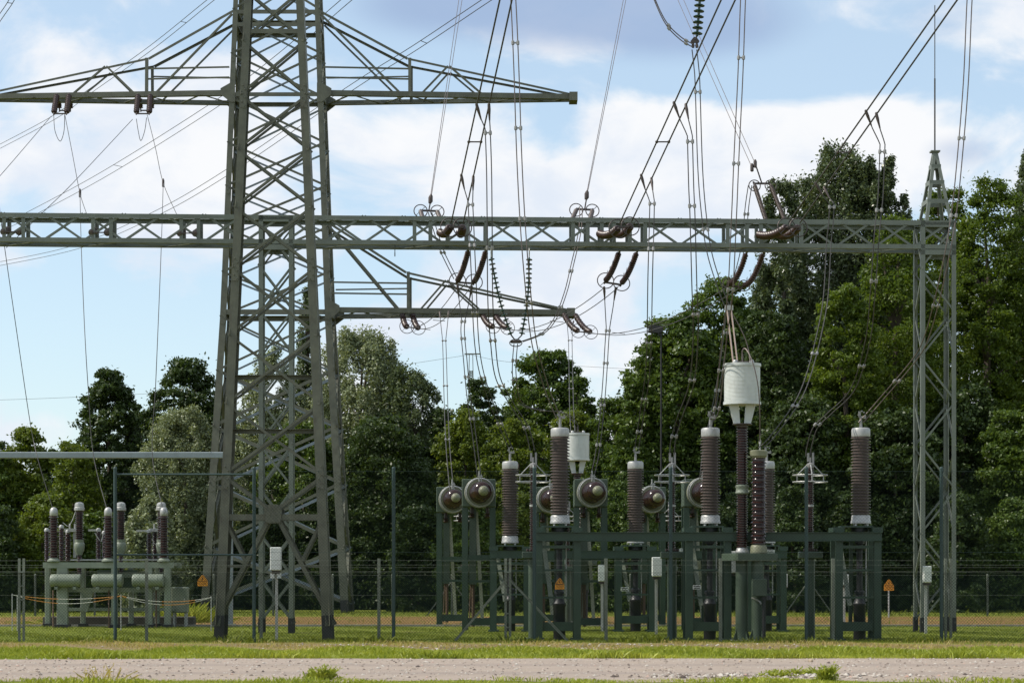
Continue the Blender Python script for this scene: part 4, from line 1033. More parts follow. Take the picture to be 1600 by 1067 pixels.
for z in (zt3 - .03, zt3 + .12, zt3 + .27, zt3 * .5):
    mb = MB(); mb.tube([G(-60, YF3, z) + V((0, -.06, 0)), G(1660, YF3, z) + V((0, -.06, 0))], .006, 4); mb.build('tension_wire', M['lpost'], rf)
# rope barrier on the left
m, nt, out = new_mat('white_and_orange_rope'); Lk = nt.links.new
tc = N(nt, 'ShaderNodeTexCoord'); wv = N(nt, 'ShaderNodeTexWave', wave_type='BANDS', bands_direction='X', i_Scale=.16); Lk(tc.outputs['Object'], wv.inputs['Vector'])
r = ramp(nt, [(0.48, (.5, .5, .44)), (0.52, (.5, .22, .04))]); r.color_ramp.interpolation = 'CONSTANT'; Lk(wv.outputs['Fac'], r.inputs['Fac'])
b = N(nt, 'ShaderNodeBsdfPrincipled', i_Roughness=.5); Lk(r.outputs[0], b.inputs['Base Color']); Lk(b.outputs[0], out.inputs['Surface']); M['rope'] = m
rb = thing('rope_barrier', G(18, 63), 'white and orange rope barrier sagging between thin posts round the pale green switchgear', 'rope barrier')
YR = 62.5
stops = [(19, 929), (27, 931), (189, 930.5), (330, 933)]
for px, py in stops:
    mb = MB(); mb.tube([G(px, YR), P(px, py - 2, YR)], .015, 6); mb.build('post', M['galv'], rb)
for (a, b_, sag) in ((0, 2, 6), (1, 2, 12), (2, 3, 8), (2, 3, 13)):
    pa = P(*stops[a], YR); pb = P(*stops[b_], YR); mb = MB()
    mb.tube([pa.lerp(pb, i / 16) - V((0, 0, sag * YR / F * (1 - (2 * i / 16 - 1) ** 2))) for i in range(17)], .009, 6); mb.build('rope', M['rope'], rb)

# ------------------------------------------------------------------ curves
def spline(pts, m=10):
    pts = [V(p) for p in pts]; o = []
    for i in range(len(pts) - 1):
        p0 = pts[max(i - 1, 0)]; p1 = pts[i]; p2 = pts[i + 1]; p3 = pts[min(i + 2, len(pts) - 1)]
        for k in range(m):
            t = k / m; o.append(.5 * ((2 * p1) + (p2 - p0) * t + (2 * p0 - 5 * p1 + 4 * p2 - p3) * t * t + (3 * p1 - p0 - 3 * p2 + p3) * t ** 3))
    o.append(pts[-1]); return o
def pick(path, t):
    f = t * (len(path) - 1); i = min(int(f), len(path) - 2); return path[i].lerp(path[i + 1], f - i)
def twin(pts, sep, r, label, spacers=(), mat='wire', heads=None, group='drop wires to the switchgear', vert=False, name='conductor_pair', m=10, cat='power line'):
    "two parallel conductors; heads = the two separate clamp points at the top"
    base = spline(pts, m); e = V((0, 0, sep / 2)) if vert else V((sep / 2, 0, 0))
    t = thing(name, base[-1], label, cat, group)
    for s in (-1, 1):
        path = [p + e * s for p in base]
        if heads:
            h = V(heads[0 if s < 0 else 1]); d = path[0]; path = [h, h.lerp(d, .45) + V((0, 0, -.04)) , h.lerp(d, .8) + (d - h) * .05] + path
            mb = MB(); q = (path[1] - h).normalized(); mb.lathe([(.02, -.05), (.035, -.02), (.038, .1), (.026, .22), (.018, .34)], h, q, 10); mb.build('clamp', M['fitting'], t)
        mb = MB(); mb.tube(path, r, 7); mb.build('wire', M[mat], t)
    for f in spacers:
        c = pick(base, f); d = (pick(base, min(1, f + .02)) - pick(base, max(0, f - .02))).normalized()
        mb = MB(); mb.lathe([(.01, -.05), (.034, -.045), (.038, 0), (.034, .045), (.01, .05)], c - e, d, 8); mb.lathe([(.01, -.05), (.034, -.045), (.038, 0), (.034, .045), (.01, .05)], c + e, d, 8); mb.bar(c - e, c + e, .03, .03); mb.build('spacer', M['clamp'], t)
    return t
def single(pts, r, label, mat='wire', group=None, name='overhead_wire', m=10, clamps=(), cat='power line'):
    base = spline(pts, m)
    if not clamps:
        mb = MB(); mb.tube(base, r, 6); o = mb.build(name, M[mat]); return tag(o, label, cat, group)
    t = thing(name, base[-1], label, cat, group); mb = MB(); mb.tube(base, r, 6); mb.build('wire', M[mat], t)
    for f in clamps:
        c = pick(base, f); mb = MB(); mb.lathe([(.015, -.18), (.05, -.15), (.05, .1), (.02, .18)], c, n=8); mb.build('clamp', M['fitting'], t)
    return t
# strings of insulator discs
def string(mb, path, n, rd, rc):
    path = [V(p) for p in path]; ds = [0]
    for a, b_ in zip(path[:-1], path[1:]): ds.append(ds[-1] + (b_ - a).length)
    def at(d):
        for i in range(len(path) - 1):
            if d <= ds[i + 1] + 1e-6: f = (d - ds[i]) / (ds[i + 1] - ds[i]); return path[i].lerp(path[i + 1], f), (path[i + 1] - path[i]).normalized()
        return path[-1], (path[-1] - path[-2]).normalized()
    h = ds[-1] / n
    for k in range(n):
        c, ax = at((k + .5) * h)
        mb.lathe([(rc, -h * .5), (rc, -h * .16), (rd * .8, -h * .14), (rd, h * .0), (rd * .96, h * .1), (rc * 1.2, h * .2), (rc, h * .5)], c, ax, 12)
def arc(a, b_, sag, n=10):
    a = V(a); b_ = V(b_); return [a.lerp(b_, i / n) - V((0, 0, sag * (1 - (2 * i / n - 1) ** 2))) for i in range(n + 1)]
def ring(t, c, nrm, Rr):
    mb = MB(); mb.torus(c, nrm, Rr, .015, 30, 6); n_ = V(nrm).normalized(); e1 = n_.orthogonal().normalized()
    o = mb.build('corona_ring', M['fitting'], t)
    mb = MB(); mb.bar(c - e1 * Rr, c + e1 * Rr, .02, .015); mb.build('ring_spoke', M['fitting'], o)
def tension_set(a1, b1, a2, b2, label, sag, n=13, rd=.105, rc=.07, mat='porcr', Rr=.27, nrm=(0, 1, 0), horns=0, name='tension_insulator', group='brown insulator strings on the gantry', tail=.0):
    t = thing(name, a1, label, 'insulator', group)
    for a, b_ in ((a1, b1), (a2, b2)):
        a = V(a); b_ = V(b_); d = (b_ - a).normalized(); mb = MB(); string(mb, arc(a + d * .12, b_ - d * .1, sag), n, rd, rc); st = mb.build('insulator_string', M[mat], t)
        mb = MB(); mb.tube([a, a + d * .14], .03, 8); mb.tube([b_ - d * .12, b_ + d * .06], .03, 8); mb.build('end_fitting', M['fitting'], t)
        if Rr: ring(t, b_ - d * .08, nrm, Rr)
        if horns:
            mb = MB(); ap = arc(a + d * .12, b_ - d * .1, sag)
            for k in range(2, 9, 2):
                for q in (0, .06): mb.tube([ap[k] + d * q, ap[k] + d * q + V((-.02, 0, .2))], .007, 4)
            mb.build('arcing_horns', M['porcr'], t)
    mb = MB(); mb.bar(V(b1), V(b2), .06, .05); mb.build('yoke_bar', M['fitting'], t)
    return t
def gb(px, z, back=0.0): return gpx(px) + gn_ * back + V((0, 0, z))

names = ['left', 'middle', 'right']
# conductor pairs running from the gantry up towards and over the camera
LN = [((705, 348), (781, 0), (724, 348), (800, 0), .36), ((968, 350), (1127, 0), (987, 346), (1149, 0), .36), ((1232, 348), (1476, 0), (1250, 348), (1496, 0), .32)]
YLo, YHi = 58.2, 44.6
def line_pt(k, j, py):
    a, b_ = (LN[k][0], LN[k][1]) if j == 0 else (LN[k][2], LN[k][3]); A = P(*a, YLo); B = P(*b_, YHi)
    t = 0.0
    for _ in range(40):
        q = A.lerp(B, t); y = HZ - (q.z - EYE) * F / q.y; t += (y - py) / (a[1] - b_[1]) * .8
    return A.lerp(B, t)
lab = ['heavy wire pair slanting steeply up from the left brown insulators on the gantry', 'heavy wire pair slanting up from the middle brown insulators on the gantry', 'heavy wire pair slanting up from the rightmost brown insulators past the lightning rod']
for k in range(3):
    t = thing('line_conductor_pair', P(*LN[k][0], YLo), lab[k], 'power line', 'heavy wire pairs rising from the gantry')
    for j in (0, 1):
        A = P(*LN[k][2 * j], YLo); B = P(*LN[k][2 * j + 1], YHi); mb = MB(); mb.tube([A.lerp(B, i / 12 * 1.45) for i in range(13)], .019, 8); mb.build('wire', M['wire'], t)
    for py in ((222,), (222,), (238,))[k]:
        a, b_ = line_pt(k, 0, py), line_pt(k, 1, py); mb = MB(); mb.bar(a, b_, .02, .03); mb.ball(a, .04, 8); mb.ball(b_, .04, 8); mb.build('spacer', M['fitting'], t)
    # strings on the front of the beam
    xa = (690, 722) if k == 0 else ((938, 966) if k == 1 else (1186, 1218))
    e1 = P(*LN[k][0], YLo); e2 = P(*LN[k][2], YLo)
    zz = 11.0
    s1, s2 = gb(xa[0] - 4, zz, -.02), gb(xa[1] - 4, zz, -.02)
    tension_set(s1, e1 - V((.02, 0, .12)), s2, e2 - V((.02, 0, .12)), ['pair of brown insulator strings with rings on the front of the gantry beam, left set', 'pair of brown insulator strings with rings on the front of the gantry beam, middle set', 'pair of brown insulator strings lying along the front of the gantry beam, right set'][k], .10, 12, .115, .08, Rr=.25, nrm=(.25, -1, .1))
# drops from the heavy pairs
def path(pp, Y0, Y1, yk=400):
    y0 = pp[0][1]; y1 = pp[-1][1]; o = []
    for x, y in pp:
        f = 0 if y < yk else (y - yk) / (y1 - yk); o.append(P(x, y, Y0 + (Y1 - Y0) * (f * f * (3 - 2 * f))))
    return o
sp4 = (.03, .28, .5, .72, .9)
Rw = .0135; SEP = .115
twin(path([(735, 316), (737, 360), (740, 430), (746, 546), (763, 617), (797, 699)], line_pt(0, 0, 275).y, YB + .4), SEP, Rw, 'wire pair dropping from the left heavy pair to the leftmost rear bushing', sp4, heads=(line_pt(0, 0, 275), line_pt(0, 1, 277)))
twin(path([(762, 202), (764, 260), (765, 337), (766, 465), (770, 532), (778, 590), (800, 632), (822, 667), (832, 704)], line_pt(0, 0, 168).y, 54.6), SEP, Rw, 'wire pair dropping from the left heavy pair to the left ringed arrester', (.02, .3, .5, .66, .88), heads=(line_pt(0, 0, 165), line_pt(0, 1, 165)))
twin(path([(796, -70), (802, 0), (807, 113), (811, 236), (816, 337), (823, 431), (834, 532), (852, 600), (867, 640), (874, 654)], 50.0, YA + .4), SEP, Rw, 'wire pair dropping from above the picture to the first big bushing', (.18, .3, .45, .6), 'wirel')
twin(path([(1019, 316), (1018, 360), (1016, 431), (1013, 566), (1004, 640), (995, 700)], line_pt(1, 0, 275).y, YB + .4), SEP, Rw, 'wire pair dropping from the middle heavy pair to the middle rear bushing', (.02, .3, .55, .75, .9), heads=(line_pt(1, 0, 275), line_pt(1, 1, 280)))
twin(path([(1078, 213), (1080, 290), (1082, 337), (1085, 448), (1087, 519), (1081, 597), (1062, 652), (1052, 688), (1050, 716)], line_pt(1, 0, 162).y, 54.6), SEP, Rw, 'wire pair dropping from the middle heavy pair to the middle ringed arrester', (.02, .22, .45, .62, .85), heads=(line_pt(1, 0, 162), line_pt(1, 1, 165)))
twin(path([(1085, 78), (1088, 105), (1090, 135), (1094, 261), (1100, 337), (1109, 397), (1127, 455), (1137, 480)], 53.0, 53.0), SEP, Rw, 'wire pair hanging from the upper green disc string down to the copper tubes', (.3, .62))
twin(path([(1165, -70), (1161, 0), (1157, 115), (1151, 240), (1147, 337), (1141, 458), (1133, 519), (1128, 566), (1121, 634), (1113, 656)], 50.5, YA + .4), SEP, Rw, 'wire pair dropping from above the picture to the second big bushing', (.2, .35, .55, .8, .9), 'wirel')
twin(path([(1379, 226), (1376, 304), (1373, 335), (1369, 381), (1364, 455), (1356, 532), (1333, 607), (1296, 646), (1274, 668), (1264, 700), (1263, 713)], line_pt(2, 0, 178).y, 54.6), SEP, Rw, 'wire pair sweeping from the right heavy pair to the right ringed arrester', (.02, .18, .38, .55, .78), heads=(line_pt(2, 0, 175), line_pt(2, 1, 179)))
twin(path([(1300, 320), (1298, 354), (1295, 381), (1290, 465), (1279, 526), (1262, 590), (1242, 634), (1205, 684), (1189, 699)], line_pt(2, 0, 288).y, 52.8), SEP, Rw, 'wire pair sweeping from the right heavy pair to the dark insulator beside the big drum', (.02, .55, .75), heads=(line_pt(2, 0, 287), line_pt(2, 1, 294)))
twin(path([(1521, -70), (1515, 0), (1509, 132), (1498, 265), (1490, 337), (1480, 397), (1465, 465), (1448, 526), (1428, 563), (1374, 627), (1345, 660)], 50.0, YA + .4), SEP, Rw, 'wire pair sweeping down across the right column to the last big bushing', (.26, .4, .62, .85), 'wirel')
twin([P(1010, -40, 53), P(1023, 0, 53), P(1041, 37, 53), P(1063, 60, 53), P(1083, 72, 53)], .075, Rw, 'short wire pair curving in from the top to the upper green insulator string', (.55, .85), 'wirel', vert=True)
# copper tubes into the big drum
t = thing('copper_tubes', P(1148, 566, 53), 'two bright copper coloured tubes from the wire clamp down to the big white drum', 'copper tubes')
for s in (-.05, .05): mb = MB(); mb.tube([P(1139, 482, 53) + V((s, 0, 0)), P(1149, 567, 53) + V((s, 0, 0))], .019, 8); mb.build('tube', M['copper'], t)
mb = MB(); mb.box(P(1139, 481, 53), (.2, .1, .12)); mb.build('clamp', M['galv'], t)
single([P(1140, 484, 53), P(1150, 500, 53), P(1163, 526, 53), P(1169, 545, 53), P(1172, 564, 52.9)], .013, 'thin wire bending from the copper tube clamp to the top of the big drum', 'wirel', name='jumper_wire')
single([P(1160, 566, 52.8), P(1160, 548, 52.8), P(1166, 546, 52.7), P(1176, 566, 52.5), P(1184, 600, 52.45), P(1187, 640, 52.6), P(1187, 690, 52.8)], .014, 'thin wire looping over the big drum down to the olive capped insulator', 'wirel', name='jumper_wire')

# V of green glass discs, upper string
YV = 60.2
t = thing('insulator_v_string', P(806, 535, YV), 'two long strings of dark green discs hanging in a V below the gantry beam', 'insulator')
for (xa, xb, px0) in ((769, 799, 768), (828, 815, 828)):
    top = gb(px0, ZB, .3); low = P(xb, 524, YV); a = V((top.x, top.y, ZZ(402, YV)))
    mid = P((xa + xb) / 2 + (-4 if xa < 800 else 3), 466, YV)
    mb = MB(); string(mb, spline([a, mid, low], 8), 17, .092, .022); mb.build('insulator_string', M['glass'], t)
    mb = MB(); mb.tube([top, a], .016, 6); mb.torus(top.lerp(a, .4), (1, 0, 0), .07, .014, 14); mb.build('shackle', M['galv'], t)
    mb = MB(); mb.tube([low, P(806, 533, YV)], .02, 6); mb.build('end_fitting', M['fitting'], t)
c = P(806, 534, YV); mb = MB(); mb.bbox(c, (.3, .16, .07), 0, .02); mb.build('yoke_plate', M['fitting'], t)
mb = MB(); mb.torus(c - V((0, 0, .03)), (0, .55, 1), .17, .014, 24); mb.build('corona_ring', M['fitting'], t)
twin([P(806, 537, YV), P(804, 560, YV), P(804, 590, 61), P(812, 628, 66), P(840, 640, 71), P(880, 645, 73), P(899, 660, 74), P(901, 676, 74)], .1, Rw, 'wire pair hanging from the V of green discs down to the rear white drum', (.16, .3, .6))
twin([gb(912, 11.9, .9) , P(906, 361, 60.6), P(893, 419, 60.4), P(884, 456, 60.3), P(869, 495, 60.2), P(849, 520, 60.2), P(815, 534, 60.2)], .07, Rw, 'wire pair curving from the middle upright insulators down to the V of green discs', (.35, .6, .85), 'wirel')
t = thing('insulator_string_hanging', P(1086, 66, 53), 'single string of large dark green discs hanging in from the top edge', 'insulator')
mb = MB(); string(mb, [P(1096, -30, 53), P(1089, 57, 53)], 10, .135, .032); mb.build('insulator_string', M['glass'], t)
mb = MB(); a = P(1086, 62, 53); mb.prism([a + V((x, 0, z)) for x, z in ((-.03, .06), (.03, .06), (.11, -.04), (.09, -.08), (-.09, -.08), (-.11, -.04))], (0, .05, 0)); mb.build('yoke_plate', M['fitting'], t)
for s in (-1, 1): mb = MB(); mb.lathe([(.03, -.14), (.04, -.08), (.02, 0)], a + V((s * .045, .03, -.06)), n=8); mb.build('clamp', M['fitting'], t)
mb = MB(); mb.tube([P(1089, 57, 53), a], .02, 6); mb.build('end_fitting', M['fitting'], t)

# strings hanging below the back of the beam, towards the large pylon
lowset = [((734, 762), (714, 441), (740, 443), 62.4), ((974, 1002), (945, 441), (970, 445), 62.4), ((1176, 1203), (1137, 446), (1161, 449), 62.6)]
for k, (xs, e1, e2, Y) in enumerate(lowset):
    a1, a2 = gb(xs[0], ZB + .02, .93), gb(xs[1], ZB + .02, .93)
    tension_set(a1, P(*e1, Y), a2, P(*e2, Y), ['pair of brown strings with rings hanging below the gantry beam, left set', 'pair of brown strings with rings hanging below the gantry beam, middle set', 'pair of curved brown strings below the gantry beam in front of the trees'][k], .10 if k < 2 else .2, 17, .085, .06, Rr=.165 if k == 2 else .235, nrm=(.1, -1, .25), horns=1)
twin([P(724, 500, 62.5), P(723, 520, 62.5), P(727, 563, 62.5), P(732, 617, 62.6), P(741, 680, 62.6), P(749, 745, 62.5)], .1, Rw, 'wire pair from the left hanging strings down to the taller left round bushing', (.04, .25, .5, .72), heads=(P(715, 447, 62.4), P(737, 449, 62.4)))
twin([P(950, 512, 62.5), P(948, 540, 62.5), P(946, 575, 62.5), P(943, 617, 62.5), P(938, 672, 62.5), P(932, 715, 62.5), P(925, 747, 62.5)], .1, Rw, 'wire pair from the middle hanging strings down to the round bushing beside the rear drum', (.04, .3, .55, .75), heads=(P(944, 450, 62.4), P(962, 451, 62.4)))
twin([P(1139, 470, 62.6), P(1134, 520, 62.6), P(1126, 580, 62.6), P(1115, 640, 62.6), P(1102, 700, 62.5), P(1096, 748, 62.5)], .1, Rw, 'wire pair from the curved hanging strings down behind the second big bushing', (.2, .5, .75))
# upright sets at the back of the beam top, thin pairs going up
upset = [((662, 690), (657, 329), (683, 330), (672, 312), (717, 0), (722, 0)), ((896, 925), (901, 327), (926, 328), (916, 306), (974, 0), (978, 0)), ((1207, 1237), (1178, 287), (1203, 287), (1175, 262), (1059, 0), (1068, 0))]
for k, (xs, e1, e2, cl, u1, u2) in enumerate(upset):
    Y = 62.0; a1, a2 = gb(xs[0], ZT + .02, .9), gb(xs[1], ZT + .02, .9)
    tension_set(a1, P(*e1, Y), a2, P(*e2, Y), ['short upright strings with two rings on top of the gantry beam, left set', 'short upright strings with two rings on top of the gantry beam, middle set', 'long slanting grey brown strings with rings above the beam before the poplar'][k], 0.0, 26 if k == 2 else 8, .066, .055, 'porc', Rr=.19 if k < 2 else .165, nrm=(.1, -1, .2), group='insulator strings on top of the gantry')
    t = thing('thin_conductor_pair', P(*cl, Y), ['thin wire pair rising steeply from the left set on top of the beam', 'thin wire pair rising steeply from the middle set on top of the beam', 'thin wire pair leaning up to the left from the slanting strings'][k], 'power line', 'thin wire pairs above the gantry')
    for j, u_ in enumerate((u1, u2)):
        s = P(cl[0] + (j * 5 if k == 2 else j * 1.5), cl[1] - j * (6 if k == 2 else 2), Y); e = P(*u_, 76)
        mb = MB(); mb.tube([s, s.lerp(e, .5) - V((0, 0, .02)), e, s.lerp(e, 1.2)], .010, 6); mb.build('wire', M['wirel'], t)
        mb = MB(); mb.lathe([(.02, -.12), (.05, -.1), (.05, .06), (.02, .12)], s, n=8); mb.build('clamp', M['fitting'], t)
    c1, c2 = P(*e1, Y), P(*e2, Y); mb = MB(); mb.tube([s, (c1 + c2) / 2], .02, 6); mb.build('link_plate', M['fitting'], t)
twin([P(672, 332, 62), P(677, 350, 62.1), P(690, 390, 62.2), P(698, 408, 62.3), P(712, 436, 62.4)], .1, Rw, 'short wire pair looping behind the beam to the left hanging strings', (.55,))
twin([P(1172, 290, 62), P(1167, 325, 62.2), P(1162, 380, 62.4), P(1150, 430, 62.6), P(1142, 446, 62.6)], .1, Rw, 'short wire pair looping behind the beam to the curved hanging strings', (.3, .5))

# small sets in the left half of the beam
for px in (17, 155, 293):
    t = thing('beam_insulator', gb(px, 10.9, .3), {17: 'small ball ended insulators inside the gantry beam at the left picture edge', 155: 'small ball ended insulators inside the left gantry beam, middle of three', 293: 'small ball ended insulators inside the gantry beam just left of the tall tower'}[px], 'insulator', 'small insulators in the left beam')
    for s in (-1, 1):
        c = gb(px + s * 12, 10.98, .1); mb = MB(); string(mb, [c + V((0, .5, .1)), c + V((0, -.1, -.06))], 4, .1, .05); mb.build('insulator_string', M['porc'], t)
    mb = MB(); mb.bar(gb(px - 12, 10.93, 0), gb(px + 12, 10.93, 0), .03, .03); mb.build('yoke_bar', M['fitting'], t)

# ------------------------------------------------------------------ wires at the large pylon
for k, (px, pa, pb, jl, dr) in enumerate(((92, (80, 180), (104, 176), [(84, 181), (86, 205), (94, 221), (100, 205), (101, 180)], [(101, 178), (113, 240), (125, 302), (136, 336)]), (219, (209, 184), (236, 182), [(213, 186), (216, 205), (220, 220), (226, 205), (229, 184)], [(230, 180), (243, 232), (255, 286), (276, 335)]))):
    Yp = 93.6
    T1, T2 = P(px - 3, 147, Yp - 1.4), P(px + 16, 147, Yp - 1.4)
    tension_set(T1, P(pa[0] + 4, 178, Yp - 2.4), T2, P(pa[0] + 24, 178, Yp - 2.4), ['brown hanging strings with a flat yoke under the left crossarm, outer set', 'brown hanging strings with a flat yoke under the left crossarm, inner set'][k], .0, 8, .13, .09, 'porcr', Rr=0, group='insulator strings on the large pylon')
    T1, T2 = P(px, 150, Yp + .8), P(px + 19, 150, Yp + .8)
    tension_set(T1, P(px + 1, 173, Yp + 1.0), T2, P(px + 18, 173, Yp + 1.0), ['second brown yoke of strings under the left crossarm, outer set', 'second brown yoke of strings under the left crossarm, inner set'][k], .0, 6, .12, .09, 'porcr', Rr=0, group='insulator strings on the large pylon')
    single([P(x, y, Yp) for x, y in jl], .014, ['thin looped jumper wire under the outer left pylon strings', 'thin looped jumper wire under the inner left pylon strings'][k], name='jumper_wire')
    single([P(x, y, Yp - 3 * i) for i, (x, y) in enumerate(dr)], .014, ['thin wire slanting from the outer left pylon strings down to the gantry', 'thin wire slanting from the inner left pylon strings down to the gantry'][k], clamps=(.667,))
single([P(80, 182, 93), P(0, 275, 84), P(-60, 340, 78)], .014, 'thin wire from the outer left pylon strings out of the left edge')
single([P(207, 187, 93), P(115, 285, 84), P(66, 333, 79), P(10, 387, 74)], .014, 'thin wire from the inner left pylon strings crossing behind the left beam')
for k, (pts, lbl) in enumerate((([(-6, 285, 66), (7, 385, 66), (30, 545, 66.5), (48, 665, 67), (60, 720, 66.5), (82, 793, 66.1)], 'thin wire hanging from the left edge to the first dome cap of the switchgear'), ([(125, 304, 85), (127, 385, 74), (132, 510, 69), (138, 610, 68), (146, 711, 67.5), (167, 795, 66.1)], 'thin wire hanging from the outer left clamp to the second dome cap of the switchgear'), ([(255, 288, 85), (252, 385, 74), (247, 510, 69), (243, 605, 68), (238, 711, 67.5), (254, 793, 66.1)], 'thin wire hanging from the inner left clamp to the last dome cap of the switchgear'))):
    single([P(*p) for p in pts], .0125, lbl, group='thin wires hanging to the switchgear')
# lower crossarm strings and wires towards the gantry
for k, (xa, xb, tgt) in enumerate(((628, 644, (726, 449)), (752, 772, (955, 452)), (880, 897, (1146, 452)))):
    Y0, Y1 = 93.4, 91.6; d = 19 if k < 2 else 24
    yb = 511 if k < 2 else 518
    e1, e2 = P(xa + (8 if k == 0 else d), yb, Y1), P(xb + (10 if k == 0 else d + 3), yb + 2, Y1)
    tension_set(P(xa, 490, Y0), e1, P(xb, 490, Y0), e2, ['brown strings with rings under the lower crossarm, set nearest the tower', 'brown strings with rings under the lower crossarm, behind the V of discs', 'brown strings with rings at the tip of the lower crossarm'][k], .12, 9, .13, .09, 'porcr', Rr=.3, nrm=(.2, -1, .2), horns=1 if k else 0, group='insulator strings on the large pylon')
    t = thing('thin_conductor_pair', e1, ['thin wire pair from the lower crossarm strings nearest the tower up to the gantry', 'thin wire pair from the middle lower crossarm strings up to the gantry', 'thin wire pair from the crossarm tip strings past the lamp to the gantry'][k], 'power line', 'thin wire pairs to the large pylon')
    for j, e in enumerate((e1, e2)):
        T = P(tgt[0] - 10 + j * 20, tgt[1] - 3 + j, 62.6); mb = MB(); mb.tube(arc(e, T, .55 if k else .4, 14), .0135, 6); mb.build('wire', M['wire'], t)
    for f in (.3, .6): 
        a = arc(e1, P(tgt[0] - 10, tgt[1] - 3, 62.6), .5, 20)[int(f * 20)]; b_ = arc(e2, P(tgt[0] + 10, tgt[1] - 2, 62.6), .5, 20)[int(f * 20)]; mb = MB(); mb.bar(a, b_, .02, .02); mb.build('spacer', M['fitting'], t)
twin([P(694, 531, 80), P(695, 560, 78), P(697, 634, 74), P(700, 700, 70), P(706, 768, 68)], .12, .014, 'wire pair dropping to the leftmost round bushing at the back', (.02, .4, .7), heads=(P(687, 487, 81), P(701, 487, 81)))
twin([P(891, 530, 88), P(892, 580, 84), P(893, 634, 78), P(895, 674, 74.2)], .14, .014, 'wire pair dropping from the crossarm tip to the rear white drum', (.02, .5), heads=(P(886, 502, 90), P(896, 502, 90)))
# far lines crossing the sky
def sky_pair(pts, dy, label, r=.017, sp=()):
    t = thing('sky_conductor_pair', P(*pts[0]), label, 'power line', 'distant wire pairs crossing the sky')
    ps = [spline([P(x + s * dy[0], y + s * dy[1], Y) for x, y, Y in pts], 8) for s in (0, 1)]
    for q in ps: mb = MB(); mb.tube(q, r, 5); mb.build('wire', M['wire'], t)
    for f in sp: mb = MB(); mb.bar(pick(ps[0], f), pick(ps[1], f), .025, .025); mb.build('spacer', M['wire'], t)
sky_pair([(800, -30, 84), (753, 0, 86), (645, 72, 92), (540, 138, 100), (349, 268, 118), (236, 333, 130), (115, 384, 144), (-20, 413, 160)], (10, 4), 'long thin wire pair from the top centre behind the tower to the left edge', sp=(.27, .55, .72))
sky_pair([(560, -20, 92), (533, 0, 94), (430, 88, 104), (337, 157, 114), (162, 267, 132), (40, 333, 148), (-20, 362, 156)], (14, 3), 'thin wire pair crossing behind the left crossarm down to the beam end', sp=(.4, .65))
sky_pair([(352, -20, 104), (324, 0, 107), (233, 73, 118), (133, 144, 130), (78, 184, 138), (-20, 236, 152)], (9, 2), 'thin wire pair passing above the left crossarm to the left edge', sp=(.3,))
sky_pair([(28, -10, 90), (18, 8, 92), (0, 34, 95), (-30, 80, 100)], (-8, -1), 'short piece of thin wire pair in the top left corner', sp=(.3,))
single([P(-40, 626, 300), P(125, 620, 300), P(330, 608, 300), P(560, 580, 300), P(735, 554, 300)], .02, 'faint far wire low in the sky running to the distant pylon', 'wire')
single([P(735, 554, 300), P(800, 566, 300), P(940, 574, 300), P(1100, 584, 300)], .02, 'faint far wire low in the sky right of the distant pylon', 'wire')
# distant pylon
dp = thing('distant_pylon', G(736, 300), 'tiny faint lattice pylon on the horizon above the dark trees', 'pylon')
c = G(736, 300); zt_ = ZZ(553, 300); mb = MB()
def dc(z, sx, sy): w_ = .85 - .62 * z / zt_; return c + V((sx * w_, sy * w_, z))
for sx in (-1, 1):
    for sy in (-1, 1): mb.tube([dc(0, sx, sy), dc(zt_, sx, sy)], .06, 4)
mb.build('leg', M['pylon'], dp)
mb = MB(); zs = [zt_ * (1 - .9 ** k) for k in range(1, 26)]
for z0, z1 in zip(zs[:-1], zs[1:]):
    for sy in (-1, 1): mb.tube([dc(z0, -1, sy), dc(z1, 1, sy)], .045, 3); mb.tube([dc(z0, 1, sy), dc(z1, -1, sy)], .045, 3)
mb.build('bracing', M['pylon'], dp)
mb = MB(); mb.box(c + V((.2, 0, zt_)), (2.2, .15, .15)); mb.build('crossarm', M['pylon'], dp)
# lamp
lp = thing('street_lamp', G(1033, 98.5), 'dark flat street lamp head sticking out beside the big maple', 'lamp')
c = G(1033, 98.5); z = ZZ(521, 98.5); mb = MB(); mb.lathe([(.06, 0), (.035, z)], c, n=10); mb.build('pole', M['bitumen'], lp)
mb = MB(); q = P(1025, 515, 98.5); mb.prism([q + V((a, -.2, b_)) for a, b_ in ((-.36, -.12), (-.33, .1), (-.1, .19), (.2, .17), (.32, .06), (.3, -.1), (.1, -.17))], (0, .45, 0)); mb.build('lamp_head', M['bitumen'], lp)
mb = MB(); mb.box(P(1031, 521, 98.5), (.14, .14, .18)); mb.build('bracket', M['bitumen'], lp)
